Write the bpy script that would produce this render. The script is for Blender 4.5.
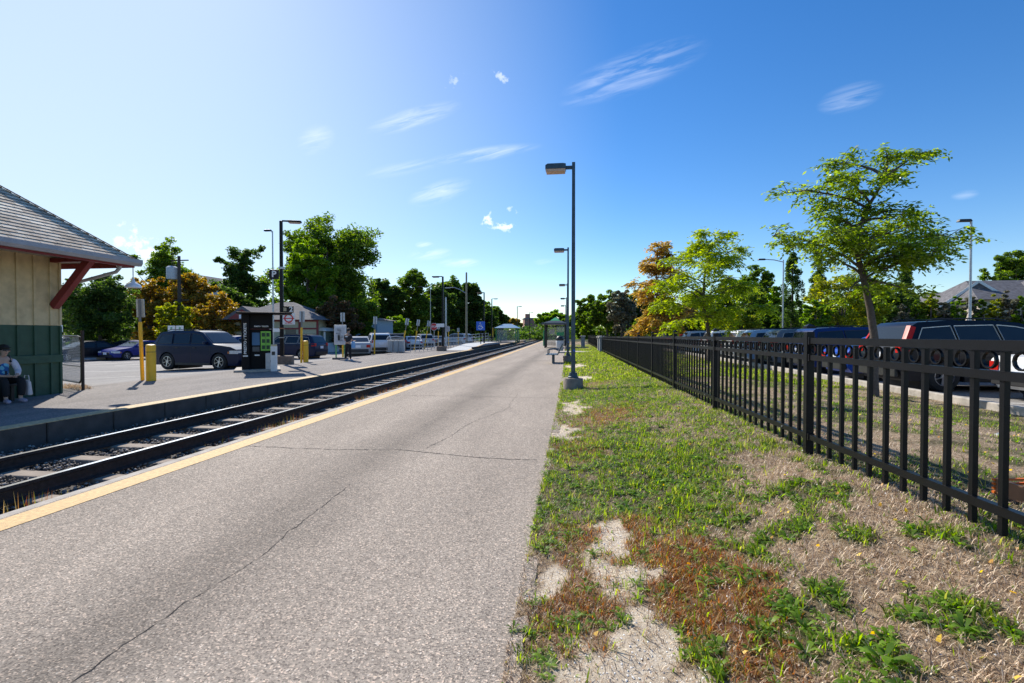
import bpy, bmesh, math, random
import numpy as np
from mathutils import Vector, Matrix, Euler
R = math.radians
random.seed(7)
rng = np.random.default_rng(7)
for o in list(bpy.data.objects): bpy.data.objects.remove(o)
SC = bpy.context.scene
COL = SC.collection

# ------------------------------------------------------------------ camera, sky, sun, exposure
cam = bpy.data.objects.new('camera', bpy.data.cameras.new('camera'))
COL.objects.link(cam); SC.camera = cam
cam.data.sensor_width = 36; cam.data.lens = 484 / 1024 * 36
cam.data.clip_start = 0.05; cam.data.clip_end = 5000
cam.location = (0, 0, 1.5)
cam.rotation_euler = (R(90) - math.atan(8 / 484), 0, R(7.3))
SUN_EL, SUN_AZ = 39, 41          # degrees; azimuth to the left of +Y
sd = bpy.data.lights.new('sun', 'SUN'); sd.energy = 4.4; sd.angle = R(0.53); sd.color = (1, .935, .83)
sun = bpy.data.objects.new('sun', sd); COL.objects.link(sun)
sv = Vector((-math.sin(R(SUN_AZ)) * math.cos(R(SUN_EL)), math.cos(R(SUN_AZ)) * math.cos(R(SUN_EL)), math.sin(R(SUN_EL))))
sun.rotation_euler = sv.to_track_quat('Z', 'Y').to_euler(); sun.location = sv * 80
W = bpy.data.worlds.new('World'); SC.world = W; W.use_nodes = True
SC.view_settings.view_transform = 'Standard'; SC.view_settings.look = 'None'
SC.view_settings.exposure = 0.56; SC.view_settings.gamma = 1; SC.view_settings.use_curve_mapping = False

def build_world():
    nt = W.node_tree; N = nt.nodes; L = nt.links; N.clear()
    out = N.new('ShaderNodeOutputWorld'); bg = N.new('ShaderNodeBackground'); bg.inputs[1].default_value = 0.11
    sky = N.new('ShaderNodeTexSky'); sky.sky_type = 'NISHITA'; sky.sun_disc = False
    sky.sun_elevation = R(SUN_EL); sky.sun_rotation = R(-SUN_AZ)
    sky.air_density = 1.0; sky.dust_density = 0.14; sky.ozone_density = 3.0; sky.altitude = 100
    tc = N.new('ShaderNodeTexCoord')
    hs = N.new('ShaderNodeHueSaturation'); hs.inputs['Saturation'].default_value = 1.32; hs.inputs['Hue'].default_value = .506
    L.new(sky.outputs[0], hs.inputs['Color'])
    q = cam.rotation_euler.to_quaternion()
    def dirpx(x, y): return (q @ Vector(((x - 512) / 484, (341.5 - y) / 484, -1))).normalized()
    def dot(vec):
        n = N.new('ShaderNodeVectorMath'); n.operation = 'DOT_PRODUCT'; L.new(tc.outputs['Generated'], n.inputs[0]); n.inputs[1].default_value = vec
        return n.outputs['Value']
    def M(op, a, b=None, c=None, clamp=False):
        n = N.new('ShaderNodeMath'); n.operation = op; n.use_clamp = clamp
        for i, v in enumerate((a, b, c)):
            if v is None: continue
            if isinstance(v, (int, float)): n.inputs[i].default_value = v
            else: L.new(v, n.inputs[i])
        return n.outputs[0]
    hz = M('POWER', M('MULTIPLY', M('SUBTRACT', dot(dirpx(-140, 210)), .42, clamp=True), 1 / .58, clamp=True), 1.35)
    pale = N.new('ShaderNodeMixRGB'); pale.inputs[2].default_value = (5.0, 5.9, 6.7, 1); L.new(M('MULTIPLY', hz, .78), pale.inputs[0]); L.new(hs.outputs[0], pale.inputs[1])
    # wind-blown noise
    c0 = dirpx(480, 170); u0 = (dirpx(560, 150) - dirpx(400, 195)); u0 = (u0 - c0 * u0.dot(c0)).normalized(); v0 = c0.cross(u0)
    cb = N.new('ShaderNodeCombineXYZ')
    L.new(M('MULTIPLY', dot(u0), 3.0), cb.inputs[0]); L.new(M('MULTIPLY', dot(v0), 24.0), cb.inputs[1]); L.new(M('MULTIPLY', dot(c0), 3.0), cb.inputs[2])
    n1 = N.new('ShaderNodeTexNoise'); n1.inputs['Scale'].default_value = 3.4; n1.inputs['Detail'].default_value = 7; n1.inputs['Roughness'].default_value = .62; n1.inputs['Distortion'].default_value = .5
    L.new(cb.outputs[0], n1.inputs['Vector'])
    wisp = M('MULTIPLY', M('SUBTRACT', n1.outputs['Fac'], .38), 2.6, clamp=True)
    n2 = N.new('ShaderNodeTexNoise'); n2.inputs['Scale'].default_value = 34; n2.inputs['Detail'].default_value = 6; n2.inputs['Roughness'].default_value = .6
    L.new(tc.outputs['Generated'], n2.inputs['Vector'])
    puff = M('MULTIPLY', M('SUBTRACT', n2.outputs['Fac'], .42), 6.0, clamp=True)
    # (x, y, half width, half height, tilt deg, strength, puffy)
    cl = [(632, 72, 62, 17, 20, .42, 0), (600, 92, 34, 8, 16, .3, 0), (414, 118, 38, 9, 16, .6, 0), (482, 154, 46, 6, 8, .55, 0), (440, 192, 26, 9, 18, .55, 0),
          (405, 168, 34, 6, 10, .28, 0), (500, 222, 26, 8, -14, 1, 1), (512, 212, 8, 5, 0, .8, 1), (460, 263, 17, 4, 2, .62, 0), (430, 254, 18, 5, 5, .5, 0), (425, 245, 8, 3, 0, .6, 0),
          (316, 140, 16, 12, 30, .4, 0), (497, 76, 14, 6, -15, .6, 1), (455, 80, 16, 7, 10, .4, 1), (850, 98, 28, 11, 15, .38, 0), (965, 195, 12, 4, 8, .3, 0),
          (128, 243, 46, 18, -10, .85, 1), (545, 262, 10, 3, 0, .3, 0)]
    tot = None
    for (x, y, a, b, ang, st, pf) in cl:
        c = dirpx(x, y); d = Vector((math.cos(R(ang)), -math.sin(R(ang))))
        u = dirpx(x + a * d[0], y + a * d[1]) - c; ul = u.length; u = (u - c * u.dot(c)).normalized(); v = c.cross(u)
        vl = (dirpx(x + b * d[1], y - b * d[0]) - c).length
        U = M('MULTIPLY', dot(u), 1 / ul); V = M('MULTIPLY', dot(v), 1 / vl)
        r2 = M('ADD', M('POWER', M('ABSOLUTE', U), 2), M('POWER', M('ABSOLUTE', V), 2))
        front = M('GREATER_THAN', dot(c), 0.5)
        fall = M('MULTIPLY', M('SUBTRACT', 1.45, r2), .95 if pf else .75)
        if pf: m = M('ADD', fall, M('MULTIPLY', M('SUBTRACT', puff, 1.0), 2.1))
        else: m = M('MULTIPLY', M('POWER', M('MULTIPLY', M('SUBTRACT', 1.9, r2), .55, clamp=True), 1.4), M('MULTIPLY', wisp, 1.25))
        m = M('MULTIPLY', M('MULTIPLY', m, 1.0, clamp=True), front)
        m = M('MULTIPLY', m, st)
        tot = m if tot is None else M('MAXIMUM', tot, m)
    mix = N.new('ShaderNodeMixRGB'); mix.inputs[2].default_value = (8.6, 8.9, 9.3, 1)
    L.new(M('MULTIPLY', tot, .66), mix.inputs[0]); L.new(pale.outputs[0], mix.inputs[1]); L.new(mix.outputs[0], bg.inputs[0]); L.new(bg.outputs[0], out.inputs[0])
build_world()

# ------------------------------------------------------------------ materials
MATS = {}
def nodes_of(m):
    m.use_nodes = True; nt = m.node_tree; return nt, nt.nodes, nt.links, nt.nodes['Principled BSDF']
def mat(name, col, rough=.6, metal=0., var=.12, scale=8., bump=0., bscale=60., emit=None, coat=0., spec=.5):
    """plain surface with noise in its colour"""
    if name in MATS: return MATS[name]
    m = bpy.data.materials.new(name); nt, N, L, B = nodes_of(m)
    B.inputs['Roughness'].default_value = rough; B.inputs['Metallic'].default_value = metal
    B.inputs['Coat Weight'].default_value = coat; B.inputs['Specular IOR Level'].default_value = spec
    tc = N.new('ShaderNodeTexCoord'); nz = N.new('ShaderNodeTexNoise'); nz.inputs['Scale'].default_value = scale; nz.inputs['Detail'].default_value = 5
    L.new(tc.outputs['Object'], nz.inputs['Vector'])
    r = N.new('ShaderNodeValToRGB'); r.color_ramp.elements[0].position = .3; r.color_ramp.elements[1].position = .7
    r.color_ramp.elements[0].color = tuple(max(0, c * (1 - var)) for c in col) + (1,)
    r.color_ramp.elements[1].color = tuple(min(1, c * (1 + var)) for c in col) + (1,)
    L.new(nz.outputs['Fac'], r.inputs[0]); L.new(r.outputs[0], B.inputs['Base Color'])
    if bump:
        n2 = N.new('ShaderNodeTexNoise'); n2.inputs['Scale'].default_value = bscale; n2.inputs['Detail'].default_value = 4
        L.new(tc.outputs['Object'], n2.inputs['Vector'])
        b = N.new('ShaderNodeBump'); b.inputs['Strength'].default_value = bump; b.inputs['Distance'].default_value = .01
        L.new(n2.outputs['Fac'], b.inputs['Height']); L.new(b.outputs[0], B.inputs['Normal'])
    if emit: B.inputs['Emission Color'].default_value = tuple(emit) + (1,); B.inputs['Emission Strength'].default_value = 1
    MATS[name] = m; return m
def leafmat(name, cols, trans=.45, rough=.5):
    if name in MATS: return MATS[name]
    trans = min(.6, trans * 1.2); cols = [tuple(min(.9, q * 1.4) for q in c) for c in cols]
    m = bpy.data.materials.new(name); m.use_nodes = True; nt = m.node_tree; N = nt.nodes; L = nt.links; N.clear()
    out = N.new('ShaderNodeOutputMaterial'); g = N.new('ShaderNodeNewGeometry'); r = N.new('ShaderNodeValToRGB')
    e = r.color_ramp.elements
    while len(e) < len(cols): e.new(.5)
    for i, c in enumerate(cols): e[i].position = i / max(1, len(cols) - 1); e[i].color = tuple(c) + (1,)
    L.new(g.outputs['Random Per Island'], r.inputs[0])
    d = N.new('ShaderNodeBsdfPrincipled'); d.inputs['Roughness'].default_value = rough; d.inputs['Specular IOR Level'].default_value = .4
    t = N.new('ShaderNodeBsdfTranslucent'); mx = N.new('ShaderNodeMixShader'); mx.inputs[0].default_value = trans
    hs = N.new('ShaderNodeHueSaturation'); hs.inputs['Value'].default_value = 1.65; hs.inputs['Saturation'].default_value = 1.15
    L.new(r.outputs[0], d.inputs['Base Color']); L.new(r.outputs[0], hs.inputs['Color']); L.new(hs.outputs[0], t.inputs['Color'])
    L.new(d.outputs[0], mx.inputs[1]); L.new(t.outputs[0], mx.inputs[2]); L.new(mx.outputs[0], out.inputs[0])
    MATS[name] = m; return m
def glassmat(name, tint=(.02, .03, .035), rough=.03, alpha=1.):
    if name in MATS: return MATS[name]
    m = bpy.data.materials.new(name); nt, N, L, B = nodes_of(m)
    B.inputs['Base Color'].default_value = tuple(tint) + (1,); B.inputs['Roughness'].default_value = rough
    B.inputs['Specular IOR Level'].default_value = .5; B.inputs['Alpha'].default_value = alpha
    n = N.new('ShaderNodeTexNoise'); n.inputs['Scale'].default_value = 3; tc = N.new('ShaderNodeTexCoord'); L.new(tc.outputs['Object'], n.inputs['Vector'])
    mr = N.new('ShaderNodeMapRange'); mr.inputs['To Min'].default_value = rough; mr.inputs['To Max'].default_value = rough * 3
    L.new(n.outputs['Fac'], mr.inputs['Value']); L.new(mr.outputs[0], B.inputs['Roughness'])
    MATS[name] = m; return m

def asphalt(name, base, stone_lo, stone_hi, scale=95, blotch=.16, streak=0., bump=.5):
    m = bpy.data.materials.new(name); nt, N, L, B = nodes_of(m)
    B.inputs['Roughness'].default_value = .9; B.inputs['Specular IOR Level'].default_value = .25
    tc = N.new('ShaderNodeTexCoord'); P = tc.outputs['Object']
    v = N.new('ShaderNodeTexVoronoi'); v.inputs['Scale'].default_value = scale; L.new(P, v.inputs['Vector'])
    sep = N.new('ShaderNodeSeparateColor'); L.new(v.outputs['Color'], sep.inputs[0])
    r = N.new('ShaderNodeValToRGB'); e = r.color_ramp.elements
    e[0].position = 0; e[0].color = stone_lo + (1,); e[1].position = 1; e[1].color = stone_hi + (1,)
    x = e.new(.45); x.color = base + (1,); x = e.new(.8); x.color = tuple(b * 1.12 for b in base) + (1,)
    x = e.new(.97); x.color = (min(1, stone_hi[0] * 1.05), stone_hi[1] * .93, stone_hi[2] * .85, 1)
    L.new(sep.outputs[0], r.inputs[0])
    # large worn patches
    mp = N.new('ShaderNodeMapping'); mp.inputs['Scale'].default_value = (1.2, .28, 1); L.new(P, mp.inputs[0])
    n = N.new('ShaderNodeTexNoise'); n.inputs['Scale'].default_value = 1.1; n.inputs['Detail'].default_value = 6; n.inputs['Roughness'].default_value = .6; L.new(mp.outputs[0], n.inputs['Vector'])
    mr = N.new('ShaderNodeMapRange'); mr.inputs['From Min'].default_value = .35; mr.inputs['From Max'].default_value = .68
    mr.inputs['To Min'].default_value = 1 - blotch; mr.inputs['To Max'].default_value = 1 + blotch * .5; L.new(n.outputs['Fac'], mr.inputs['Value'])
    nf = N.new('ShaderNodeTexNoise'); nf.inputs['Scale'].default_value = 14; nf.inputs['Detail'].default_value = 6; nf.inputs['Roughness'].default_value = .7; L.new(P, nf.inputs['Vector'])
    mf = N.new('ShaderNodeMapRange'); mf.inputs['From Min'].default_value = .3; mf.inputs['From Max'].default_value = .7; mf.inputs['To Min'].default_value = .88; mf.inputs['To Max'].default_value = 1.1; L.new(nf.outputs['Fac'], mf.inputs['Value'])
    mu0 = N.new('ShaderNodeMath'); mu0.operation = 'MULTIPLY'; L.new(mr.outputs[0], mu0.inputs[0]); L.new(mf.outputs[0], mu0.inputs[1])
    mu = N.new('ShaderNodeVectorMath'); mu.operation = 'SCALE'; L.new(r.outputs[0], mu.inputs[0]); L.new(mu0.outputs[0], mu.inputs['Scale'])
    last = mu.outputs[0]
    if streak:   # a dark worn lane along the path
        sx = N.new('ShaderNodeSeparateXYZ'); L.new(P, sx.inputs[0])
        w = N.new('ShaderNodeTexNoise'); w.inputs['Scale'].default_value = 1.3; L.new(P, w.inputs['Vector'])
        a = N.new('ShaderNodeMath'); a.operation = 'MULTIPLY_ADD'; L.new(w.outputs['Fac'], a.inputs[0]); a.inputs[1].default_value = .55; L.new(sx.outputs[0], a.inputs[2])
        c = N.new('ShaderNodeMath'); c.operation = 'ADD'; L.new(a.outputs[0], c.inputs[0]); c.inputs[1].default_value = 2.1
        ab = N.new('ShaderNodeMath'); ab.operation = 'ABSOLUTE'; L.new(c.outputs[0], ab.inputs[0])
        mm = N.new('ShaderNodeMapRange'); mm.inputs['From Min'].default_value = .0; mm.inputs['From Max'].default_value = .62; mm.inputs['To Min'].default_value = 1 - streak; mm.inputs['To Max'].default_value = 1; L.new(ab.outputs[0], mm.inputs['Value'])
        m2 = N.new('ShaderNodeVectorMath'); m2.operation = 'SCALE'; L.new(last, m2.inputs[0]); L.new(mm.outputs[0], m2.inputs['Scale']); last = m2.outputs[0]
    L.new(last, B.inputs['Base Color'])
    b = N.new('ShaderNodeBump'); b.inputs['Strength'].default_value = bump; b.inputs['Distance'].default_value = .004
    L.new(v.outputs['Distance'], b.inputs['Height']); L.new(b.outputs[0], B.inputs['Normal'])
    return m

# ------------------------------------------------------------------ helpers
class MB:
    def __init__(s): s.v = []; s.f = []; s.m = []; s.uv = {}
    def add(s, vs, fs, mi=0):
        b = len(s.v); s.v += [tuple(v) for v in vs]; s.f += [tuple(i + b for i in f) for f in fs]; s.m += [mi] * len(fs); return s
    def box(s, c, d, rot=None, mi=0, taper=1.):
        x, y, z = d[0] / 2, d[1] / 2, d[2] / 2
        vs = [Vector((sx * x * (taper if sz > 0 else 1), sy * y * (taper if sz > 0 else 1), sz * z)) for sz in (-1, 1) for sy in (-1, 1) for sx in (-1, 1)]
        if rot is not None:
            q = Euler(rot).to_matrix(); vs = [q @ v for v in vs]
        vs = [v + Vector(c) for v in vs]
        return s.add(vs, [(0, 2, 3, 1), (4, 5, 7, 6), (0, 1, 5, 4), (2, 6, 7, 3), (0, 4, 6, 2), (1, 3, 7, 5)], mi)
    def bar(s, a, b, w, h, mi=0):
        a = Vector(a); b = Vector(b); d = (b - a).normalized(); up = Vector((0, 0, 1)) if abs(d.z) < .95 else Vector((0, 1, 0))
        x = d.cross(up).normalized() * w / 2; y = x.cross(d).normalized() * h / 2
        vs = [a - x - y, a + x - y, a + x + y, a - x + y, b - x - y, b + x - y, b + x + y, b - x + y]
        return s.add(vs, [(0, 1, 2, 3), (7, 6, 5, 4), (0, 4, 5, 1), (1, 5, 6, 2), (2, 6, 7, 3), (3, 7, 4, 0)], mi)
    def tube(s, pts, rad, n=8, mi=0, cap=True):
        pts = [Vector(p) for p in pts]; rr = rad if isinstance(rad, (list, tuple)) else [rad] * len(pts)
        b = len(s.v); up = None
        for i, p in enumerate(pts):
            d = (pts[min(i + 1, len(pts) - 1)] - pts[max(i - 1, 0)]).normalized()
            if up is None: up = Vector((0, 0, 1)) if abs(d.z) < .9 else Vector((1, 0, 0))
            x = d.cross(up).normalized(); y = d.cross(x).normalized(); up = x.cross(d)
            for k in range(n):
                a = 2 * math.pi * k / n; s.v.append(tuple(p + (x * math.cos(a) + y * math.sin(a)) * rr[i]))
        for i in range(len(pts) - 1):
            for k in range(n):
                s.f.append((b + i * n + k, b + (i + 1) * n + k, b + (i + 1) * n + (k + 1) % n, b + i * n + (k + 1) % n)); s.m.append(mi)
        if cap:
            s.f.append(tuple(b + k for k in range(n))); s.m.append(mi)
            s.f.append(tuple(b + (len(pts) - 1) * n + k for k in reversed(range(n)))); s.m.append(mi)
        return s
    def lathe(s, prof, n=20, c=(0, 0, 0), axis='Z', mi=0):
        b = len(s.v)
        for (r, z) in prof:
            for k in range(n):
                a = 2 * math.pi * k / n; p = (r * math.cos(a), r * math.sin(a), z)
                if axis == 'Y': p = (p[0], p[2], p[1])
                if axis == 'X': p = (p[2], p[0], p[1])
                s.v.append((p[0] + c[0], p[1] + c[1], p[2] + c[2]))
        for i in range(len(prof) - 1):
            for k in range(n):
                s.f.append((b + i * n + k, b + i * n + (k + 1) % n, b + (i + 1) * n + (k + 1) % n, b + (i + 1) * n + k)); s.m.append(mi)
        return s
    def prism(s, poly, a, b, axis='Z', mi=0):
        """polygon (2-D) extruded from a to b along an axis"""
        def P(p, t): return {'Z': (p[0], p[1], t), 'Y': (p[0], t, p[1]), 'X': (t, p[0], p[1])}[axis]
        n = len(poly)
        return s.add([P(p, a) for p in poly] + [P(p, b) for p in poly],
                     [tuple(range(n)), tuple(reversed(range(n, 2 * n)))] + [(i, i + n, (i + 1) % n + n, (i + 1) % n) for i in range(n)], mi)
    def build(s, name, m, parent=None, bevel=0., smooth=False, seg=2):
        me = bpy.data.meshes.new(name); me.from_pydata(s.v, [], s.f); 
        for x in (m if isinstance(m, (list, tuple)) else [m]): me.materials.append(x)
        if len(me.materials) > 1: me.polygons.foreach_set('material_index', s.m)
        bm = bmesh.new(); bm.from_mesh(me); bmesh.ops.recalc_face_normals(bm, faces=bm.faces)
        if bevel:
            ed = [e for e in bm.edges if len(e.link_faces) == 2 and e.calc_face_angle(0) > .6]
            bmesh.ops.bevel(bm, geom=ed, offset=bevel, segments=seg, affect='EDGES', profile=.5, clamp_overlap=True)
        bm.to_mesh(me); bm.free()
        if smooth: me.shade_smooth()
        o = bpy.data.objects.new(name, me); COL.objects.link(o)
        if smooth: me.set_sharp_from_angle(angle=R(40))
        if parent: o.parent = parent
        return o
def tag(o, label=None, cat=None, group=None, kind=None):
    for k, v in (('label', label), ('category', cat), ('group', group), ('kind', kind)):
        if v: o[k] = v
    return o
def thing(name, label, cat, loc=(0, 0, 0), rz=0, group=None):
    o = bpy.data.objects.new(name, None); COL.objects.link(o); o.location = loc; o.rotation_euler = (0, 0, rz); o.empty_display_size = .2
    return tag(o, label, cat, group)
def kids(o): return [c for c in COL.objects if c.parent == o]
def copy_tree(o, parent=None):
    c = o.copy(); COL.objects.link(c); c.parent = parent
    for ch in kids(o): copy_tree(ch, c)
    return c
def again(root, label, loc, rz=0, scale=None):
    c = copy_tree(root); c.location = loc; c.rotation_euler = (0, 0, rz); c['label'] = label
    if scale: c.scale = scale if isinstance(scale, tuple) else (scale,) * 3
    return c
def struct(o): o['kind'] = 'structure'; return o
def npmesh(name, verts, faces_n, idx, m, parent=None, smooth=False):
    """verts (n,3), faces all with loop counts faces_n, flat idx"""
    me = bpy.data.meshes.new(name); me.vertices.add(len(verts)); me.vertices.foreach_set('co', np.asarray(verts, np.float32).ravel())
    me.loops.add(len(idx)); me.loops.foreach_set('vertex_index', np.asarray(idx, np.int32).ravel())
    fn = np.asarray(faces_n, np.int32); st = np.concatenate([[0], np.cumsum(fn)[:-1]]).astype(np.int32)
    me.polygons.add(len(fn)); me.polygons.foreach_set('loop_start', st); me.polygons.foreach_set('loop_total', fn)
    me.update(calc_edges=True); me.validate()
    for x in (m if isinstance(m, (list, tuple)) else [m]): me.materials.append(x)
    o = bpy.data.objects.new(name, me); COL.objects.link(o)
    if parent: o.parent = parent
    return o
def text(name, s, size, m, parent=None, loc=(0, 0, 0), rot=(R(90), 0, 0), ext=.003, align='CENTER', bold=0., sx=1.):
    c = bpy.data.curves.new(name, 'FONT'); c.body = s; c.size = size; c.extrude = ext; c.align_x = align; c.align_y = 'CENTER'; c.resolution_u = 3; c.offset = bold
    t = bpy.data.objects.new(name, c); COL.objects.link(t); dg = bpy.context.evaluated_depsgraph_get()
    me = bpy.data.meshes.new_from_object(t.evaluated_get(dg)); bpy.data.objects.remove(t)
    me.materials.clear(); me.materials.append(m)
    o = bpy.data.objects.new(name, me); COL.objects.link(o); o.location = loc; o.rotation_euler = rot; o.scale = (sx, 1, 1)
    if parent: o.parent = parent
    return o

# value noise in numpy
_T = rng.random((256, 256))
def vnoise(x, y, s=1., o=0):
    x = np.asarray(x) * s + 31.7 + o; y = np.asarray(y) * s + 12.3 + o * 1.7
    xi = np.floor(x).astype(int); yi = np.floor(y).astype(int); fx = x - xi; fy = y - yi
    fx = fx * fx * (3 - 2 * fx); fy = fy * fy * (3 - 2 * fy)
    g = lambda a, b: _T[a % 256, b % 256]
    return (g(xi, yi) * (1 - fx) + g(xi + 1, yi) * fx) * (1 - fy) + (g(xi, yi + 1) * (1 - fx) + g(xi + 1, yi + 1) * fx) * fy
def fbm(x, y, s=1., o=0, n=4):
    r = 0; a = .5; t = 0
    for i in range(n): r = r + a * vnoise(x, y, s * 2 ** i, o + i * 5.3); t += a; a *= .5
    return r / t

# ------------------------------------------------------------------ the lie of the land
def sh(Y):        # sideways drift of the whole railway line
    Y = np.asarray(Y, float)
    a = -1.6 * (np.clip(Y, 0, 90) / 90) ** 1.6; t = np.clip(Y - 90, 0, None)
    return a - .028 * t + .0009 * t * t
def fence_top(Y): return float(np.interp(Y, [1.5, 4.7, 10, 20, 36, 60], [1.465, 1.455, 1.44, 1.37, 1.27, 1.2]))
def fence_z(Y): return np.interp(Y, [0, 2.55, 4.7, 7.5, 10.5, 13.5, 20, 36, 60], [.50, .465, .405, .36, .32, .29, .24, .12, .05])
EDGE_R = -.33     # right edge of the near platform
def gz(X, Y):     # ground height
    X = np.asarray(X, float); Y = np.asarray(Y, float); s = sh(Y); zf = fence_z(Y)
    berm = np.interp
    t = np.clip((X - (EDGE_R + s)) / (2.1 - EDGE_R - s), 0, 1); up = zf * (t * t * (3 - 2 * t))
    t2 = np.clip((X - 3.6) / 4.0, 0, 1); dn = zf + (.03 - zf) * (t2 * t2 * (3 - 2 * t2))
    z = np.where(X < 2.1, up, dn)
    rough = (fbm(X, Y, 2.2, 3) - .5) * .06 + (fbm(X, Y, 9, 9) - .5) * .025
    z = z + np.where((X > EDGE_R + s + .05) & (X < 7.9), rough, 0) + np.where((X > EDGE_R + s + .0), .005, -.03)
    z = np.where(X >= 7.95, .0, z)
    lx = -13.6 - (X - s * 0)
    z = np.where(X < -13.6, -.05 - .5 * (1 - np.exp(-np.clip(lx, 0, None) / 8)), z)
    trench = (X > -8.72 + s) & (X < -4.64 + s) & (Y > -10)
    return np.where(trench, -.46, z)
def lot_z(X): return -.5 * (1 - math.exp(-max(0, -13.6 - X) / 8)) - .02

def ground_material():
    m = bpy.data.materials.new('soil_and_turf'); nt, N, L, B = nodes_of(m)
    B.inputs['Roughness'].default_value = .95; B.inputs['Specular IOR Level'].default_value = .15
    tc = N.new('ShaderNodeTexCoord'); P = tc.outputs['Object']
    def noise(s, d=5, r=.6):
        n = N.new('ShaderNodeTexNoise'); n.inputs['Scale'].default_value = s; n.inputs['Detail'].default_value = d; n.inputs['Roughness'].default_value = r; L.new(P, n.inputs['Vector']); return n.outputs['Fac']
    def ramp(f, cs):
        r = N.new('ShaderNodeValToRGB'); e = r.color_ramp.elements
        while len(e) < len(cs): e.new(.5)
        for i, (p, c) in enumerate(cs): e[i].position = p; e[i].color = tuple(c) + (1,)
        L.new(f, r.inputs[0]); return r.outputs[0]
    def mix(f, a, b):
        x = N.new('ShaderNodeMixRGB'); L.new(f, x.inputs[0]); L.new(a, x.inputs[1]); L.new(b, x.inputs[2]); return x.outputs[0]
    def attr(n): a = N.new('ShaderNodeAttribute'); a.attribute_name = n; return a.outputs['Fac']
    dry = ramp(noise(26, 8, .75), [(.34, (.12, .08, .05)), (.5, (.34, .25, .165)), (.66, (.58, .47, .34))])
    grn = ramp(noise(18, 7, .7), [(.3, (.012, .02, .006)), (.5, (.035, .055, .012)), (.62, (.10, .08, .04)), (.75, (.24, .18, .11))])
    snd = ramp(noise(45, 8, .7), [(.28, (.34, .26, .18)), (.46, (.60, .50, .38)), (.7, (.80, .72, .60))])
    rst = ramp(noise(30, 7, .75), [(.3, (.07, .03, .012)), (.55, (.20, .085, .03)), (.75, (.34, .2, .1))])
    c = mix(attr('green'), dry, grn); c = mix(attr('rust'), c, rst); c = mix(attr('sand'), c, snd)
    L.new(c, B.inputs['Base Color'])
    b = N.new('ShaderNodeBump'); b.inputs['Strength'].default_value = .9; b.inputs['Distance'].default_value = .02; L.new(noise(55, 8, .8), b.inputs['Height']); L.new(b.outputs[0], B.inputs['Normal'])
    return m
def ell(X, Y, cx, cy, rx, ry, soft=.35):
    d = np.sqrt(((X - cx) / rx) ** 2 + ((Y - cy) / ry) ** 2); return np.clip((1.15 - d) / soft, 0, 1)
def zones(X, Y):
    X = np.asarray(X, float) - sh(Y); Y = np.asarray(Y, float)
    wx = X + (fbm(X, Y, 3.5, 1) - .5) * .5; wy = Y + (fbm(X, Y, 3.0, 7) - .5) * .8
    k = fbm(X, Y, 9, 20); k2 = fbm(X, Y, 2.2, 40)
    sand = np.maximum.reduce([ell(wx, wy, .14, 2.12, .30, .24), ell(wx, wy, .22, 2.75, .11, .55), ell(wx, wy, .30, 3.35, .10, .26), ell(wx, wy, .42, 2.9, .11, .12), ell(wx, wy, .05, 9.7, .22, 1.1), ell(wx, wy, -.12, 7.2, .16, .5),
                              ell(wx, wy, .15, 15.6, .55, .9), ell(wx, wy, .2, 22, .5, 1.3), ell(wx, wy, -.18, 2.9, .10, .22), ell(wx, wy, .50, 1.85, .2, .10)])
    isl = ell(X, Y, .18, 2.52, .085, .10, .5)
    sand = sand * (1 - isl)
    sand = np.clip(sand * 1.15 - .15 + (fbm(X, Y, 7, 21) - .5) * 2.4 * (sand > .02), 0, 1)
    rust = np.maximum.reduce([ell(wx, wy, .60, 2.75, .36, .68, .5), ell(wx, wy, .40, 3.35, .18, .35, .6), ell(wx, wy, .74, 2.25, .16, .26, .6), isl * .8, ell(wx, wy, .02, 3.0, .26, .8, .7) * .75, ell(wx, wy, .6, 8.4, .7, 1.3, .8) * .7, ell(wx, wy, .1, 6.3, .3, .9, .8) * .5,ell(wx, wy, .7, 13.5, .6, 1.3, .8) * .6])
    rust = rust * (1 - sand)
    g = np.maximum.reduce([ell(wx, wy, .45, 5.3, 1.15, 2.5, .5), ell(wx, wy, 1.0, 11.5, 1.9, 4.4, .5), ell(wx, wy, 1.0, 30, 2.6, 17, .4),
                           ell(wx, wy, .93, 2.2, .17, .30, .7), ell(wx, wy, 1.15, 2.45, .12, .18, .7), ell(wx, wy, .84, 2.7, .10, .35, .8) * .8, ell(wx, wy, 1.25, 3.6, .2, .25, .8) * .9, ell(wx, wy, 1.1, 1.88, .12, .1, .7), ell(wx, wy, 2.0, 6.6, .7, 1.8, .8) * .7, ell(wx, wy, -.1, 2.3, .2, .8, .8) * .5])
    beyond = np.clip((X - 2.0) / .3, 0, 1) * np.clip((fbm(X, Y, 1.4, 60) - .40) * 5, 0, 1) * .85
    tuft = np.clip((fbm(X, Y, 4.2, 40) - .55) * 8, 0, 1) * .8
    g = np.maximum.reduce([g * np.clip(.35 + 1.5 * (k2 - .2), 0, 1) * np.clip(1.5 - (k - .35) * 2.0, .25, 1), beyond, tuft]) * (1 - sand) * (1 - .8 * rust)
    return np.clip(sand, 0, 1), np.clip(rust, 0, 1), np.clip(g, 0, 1)

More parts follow.
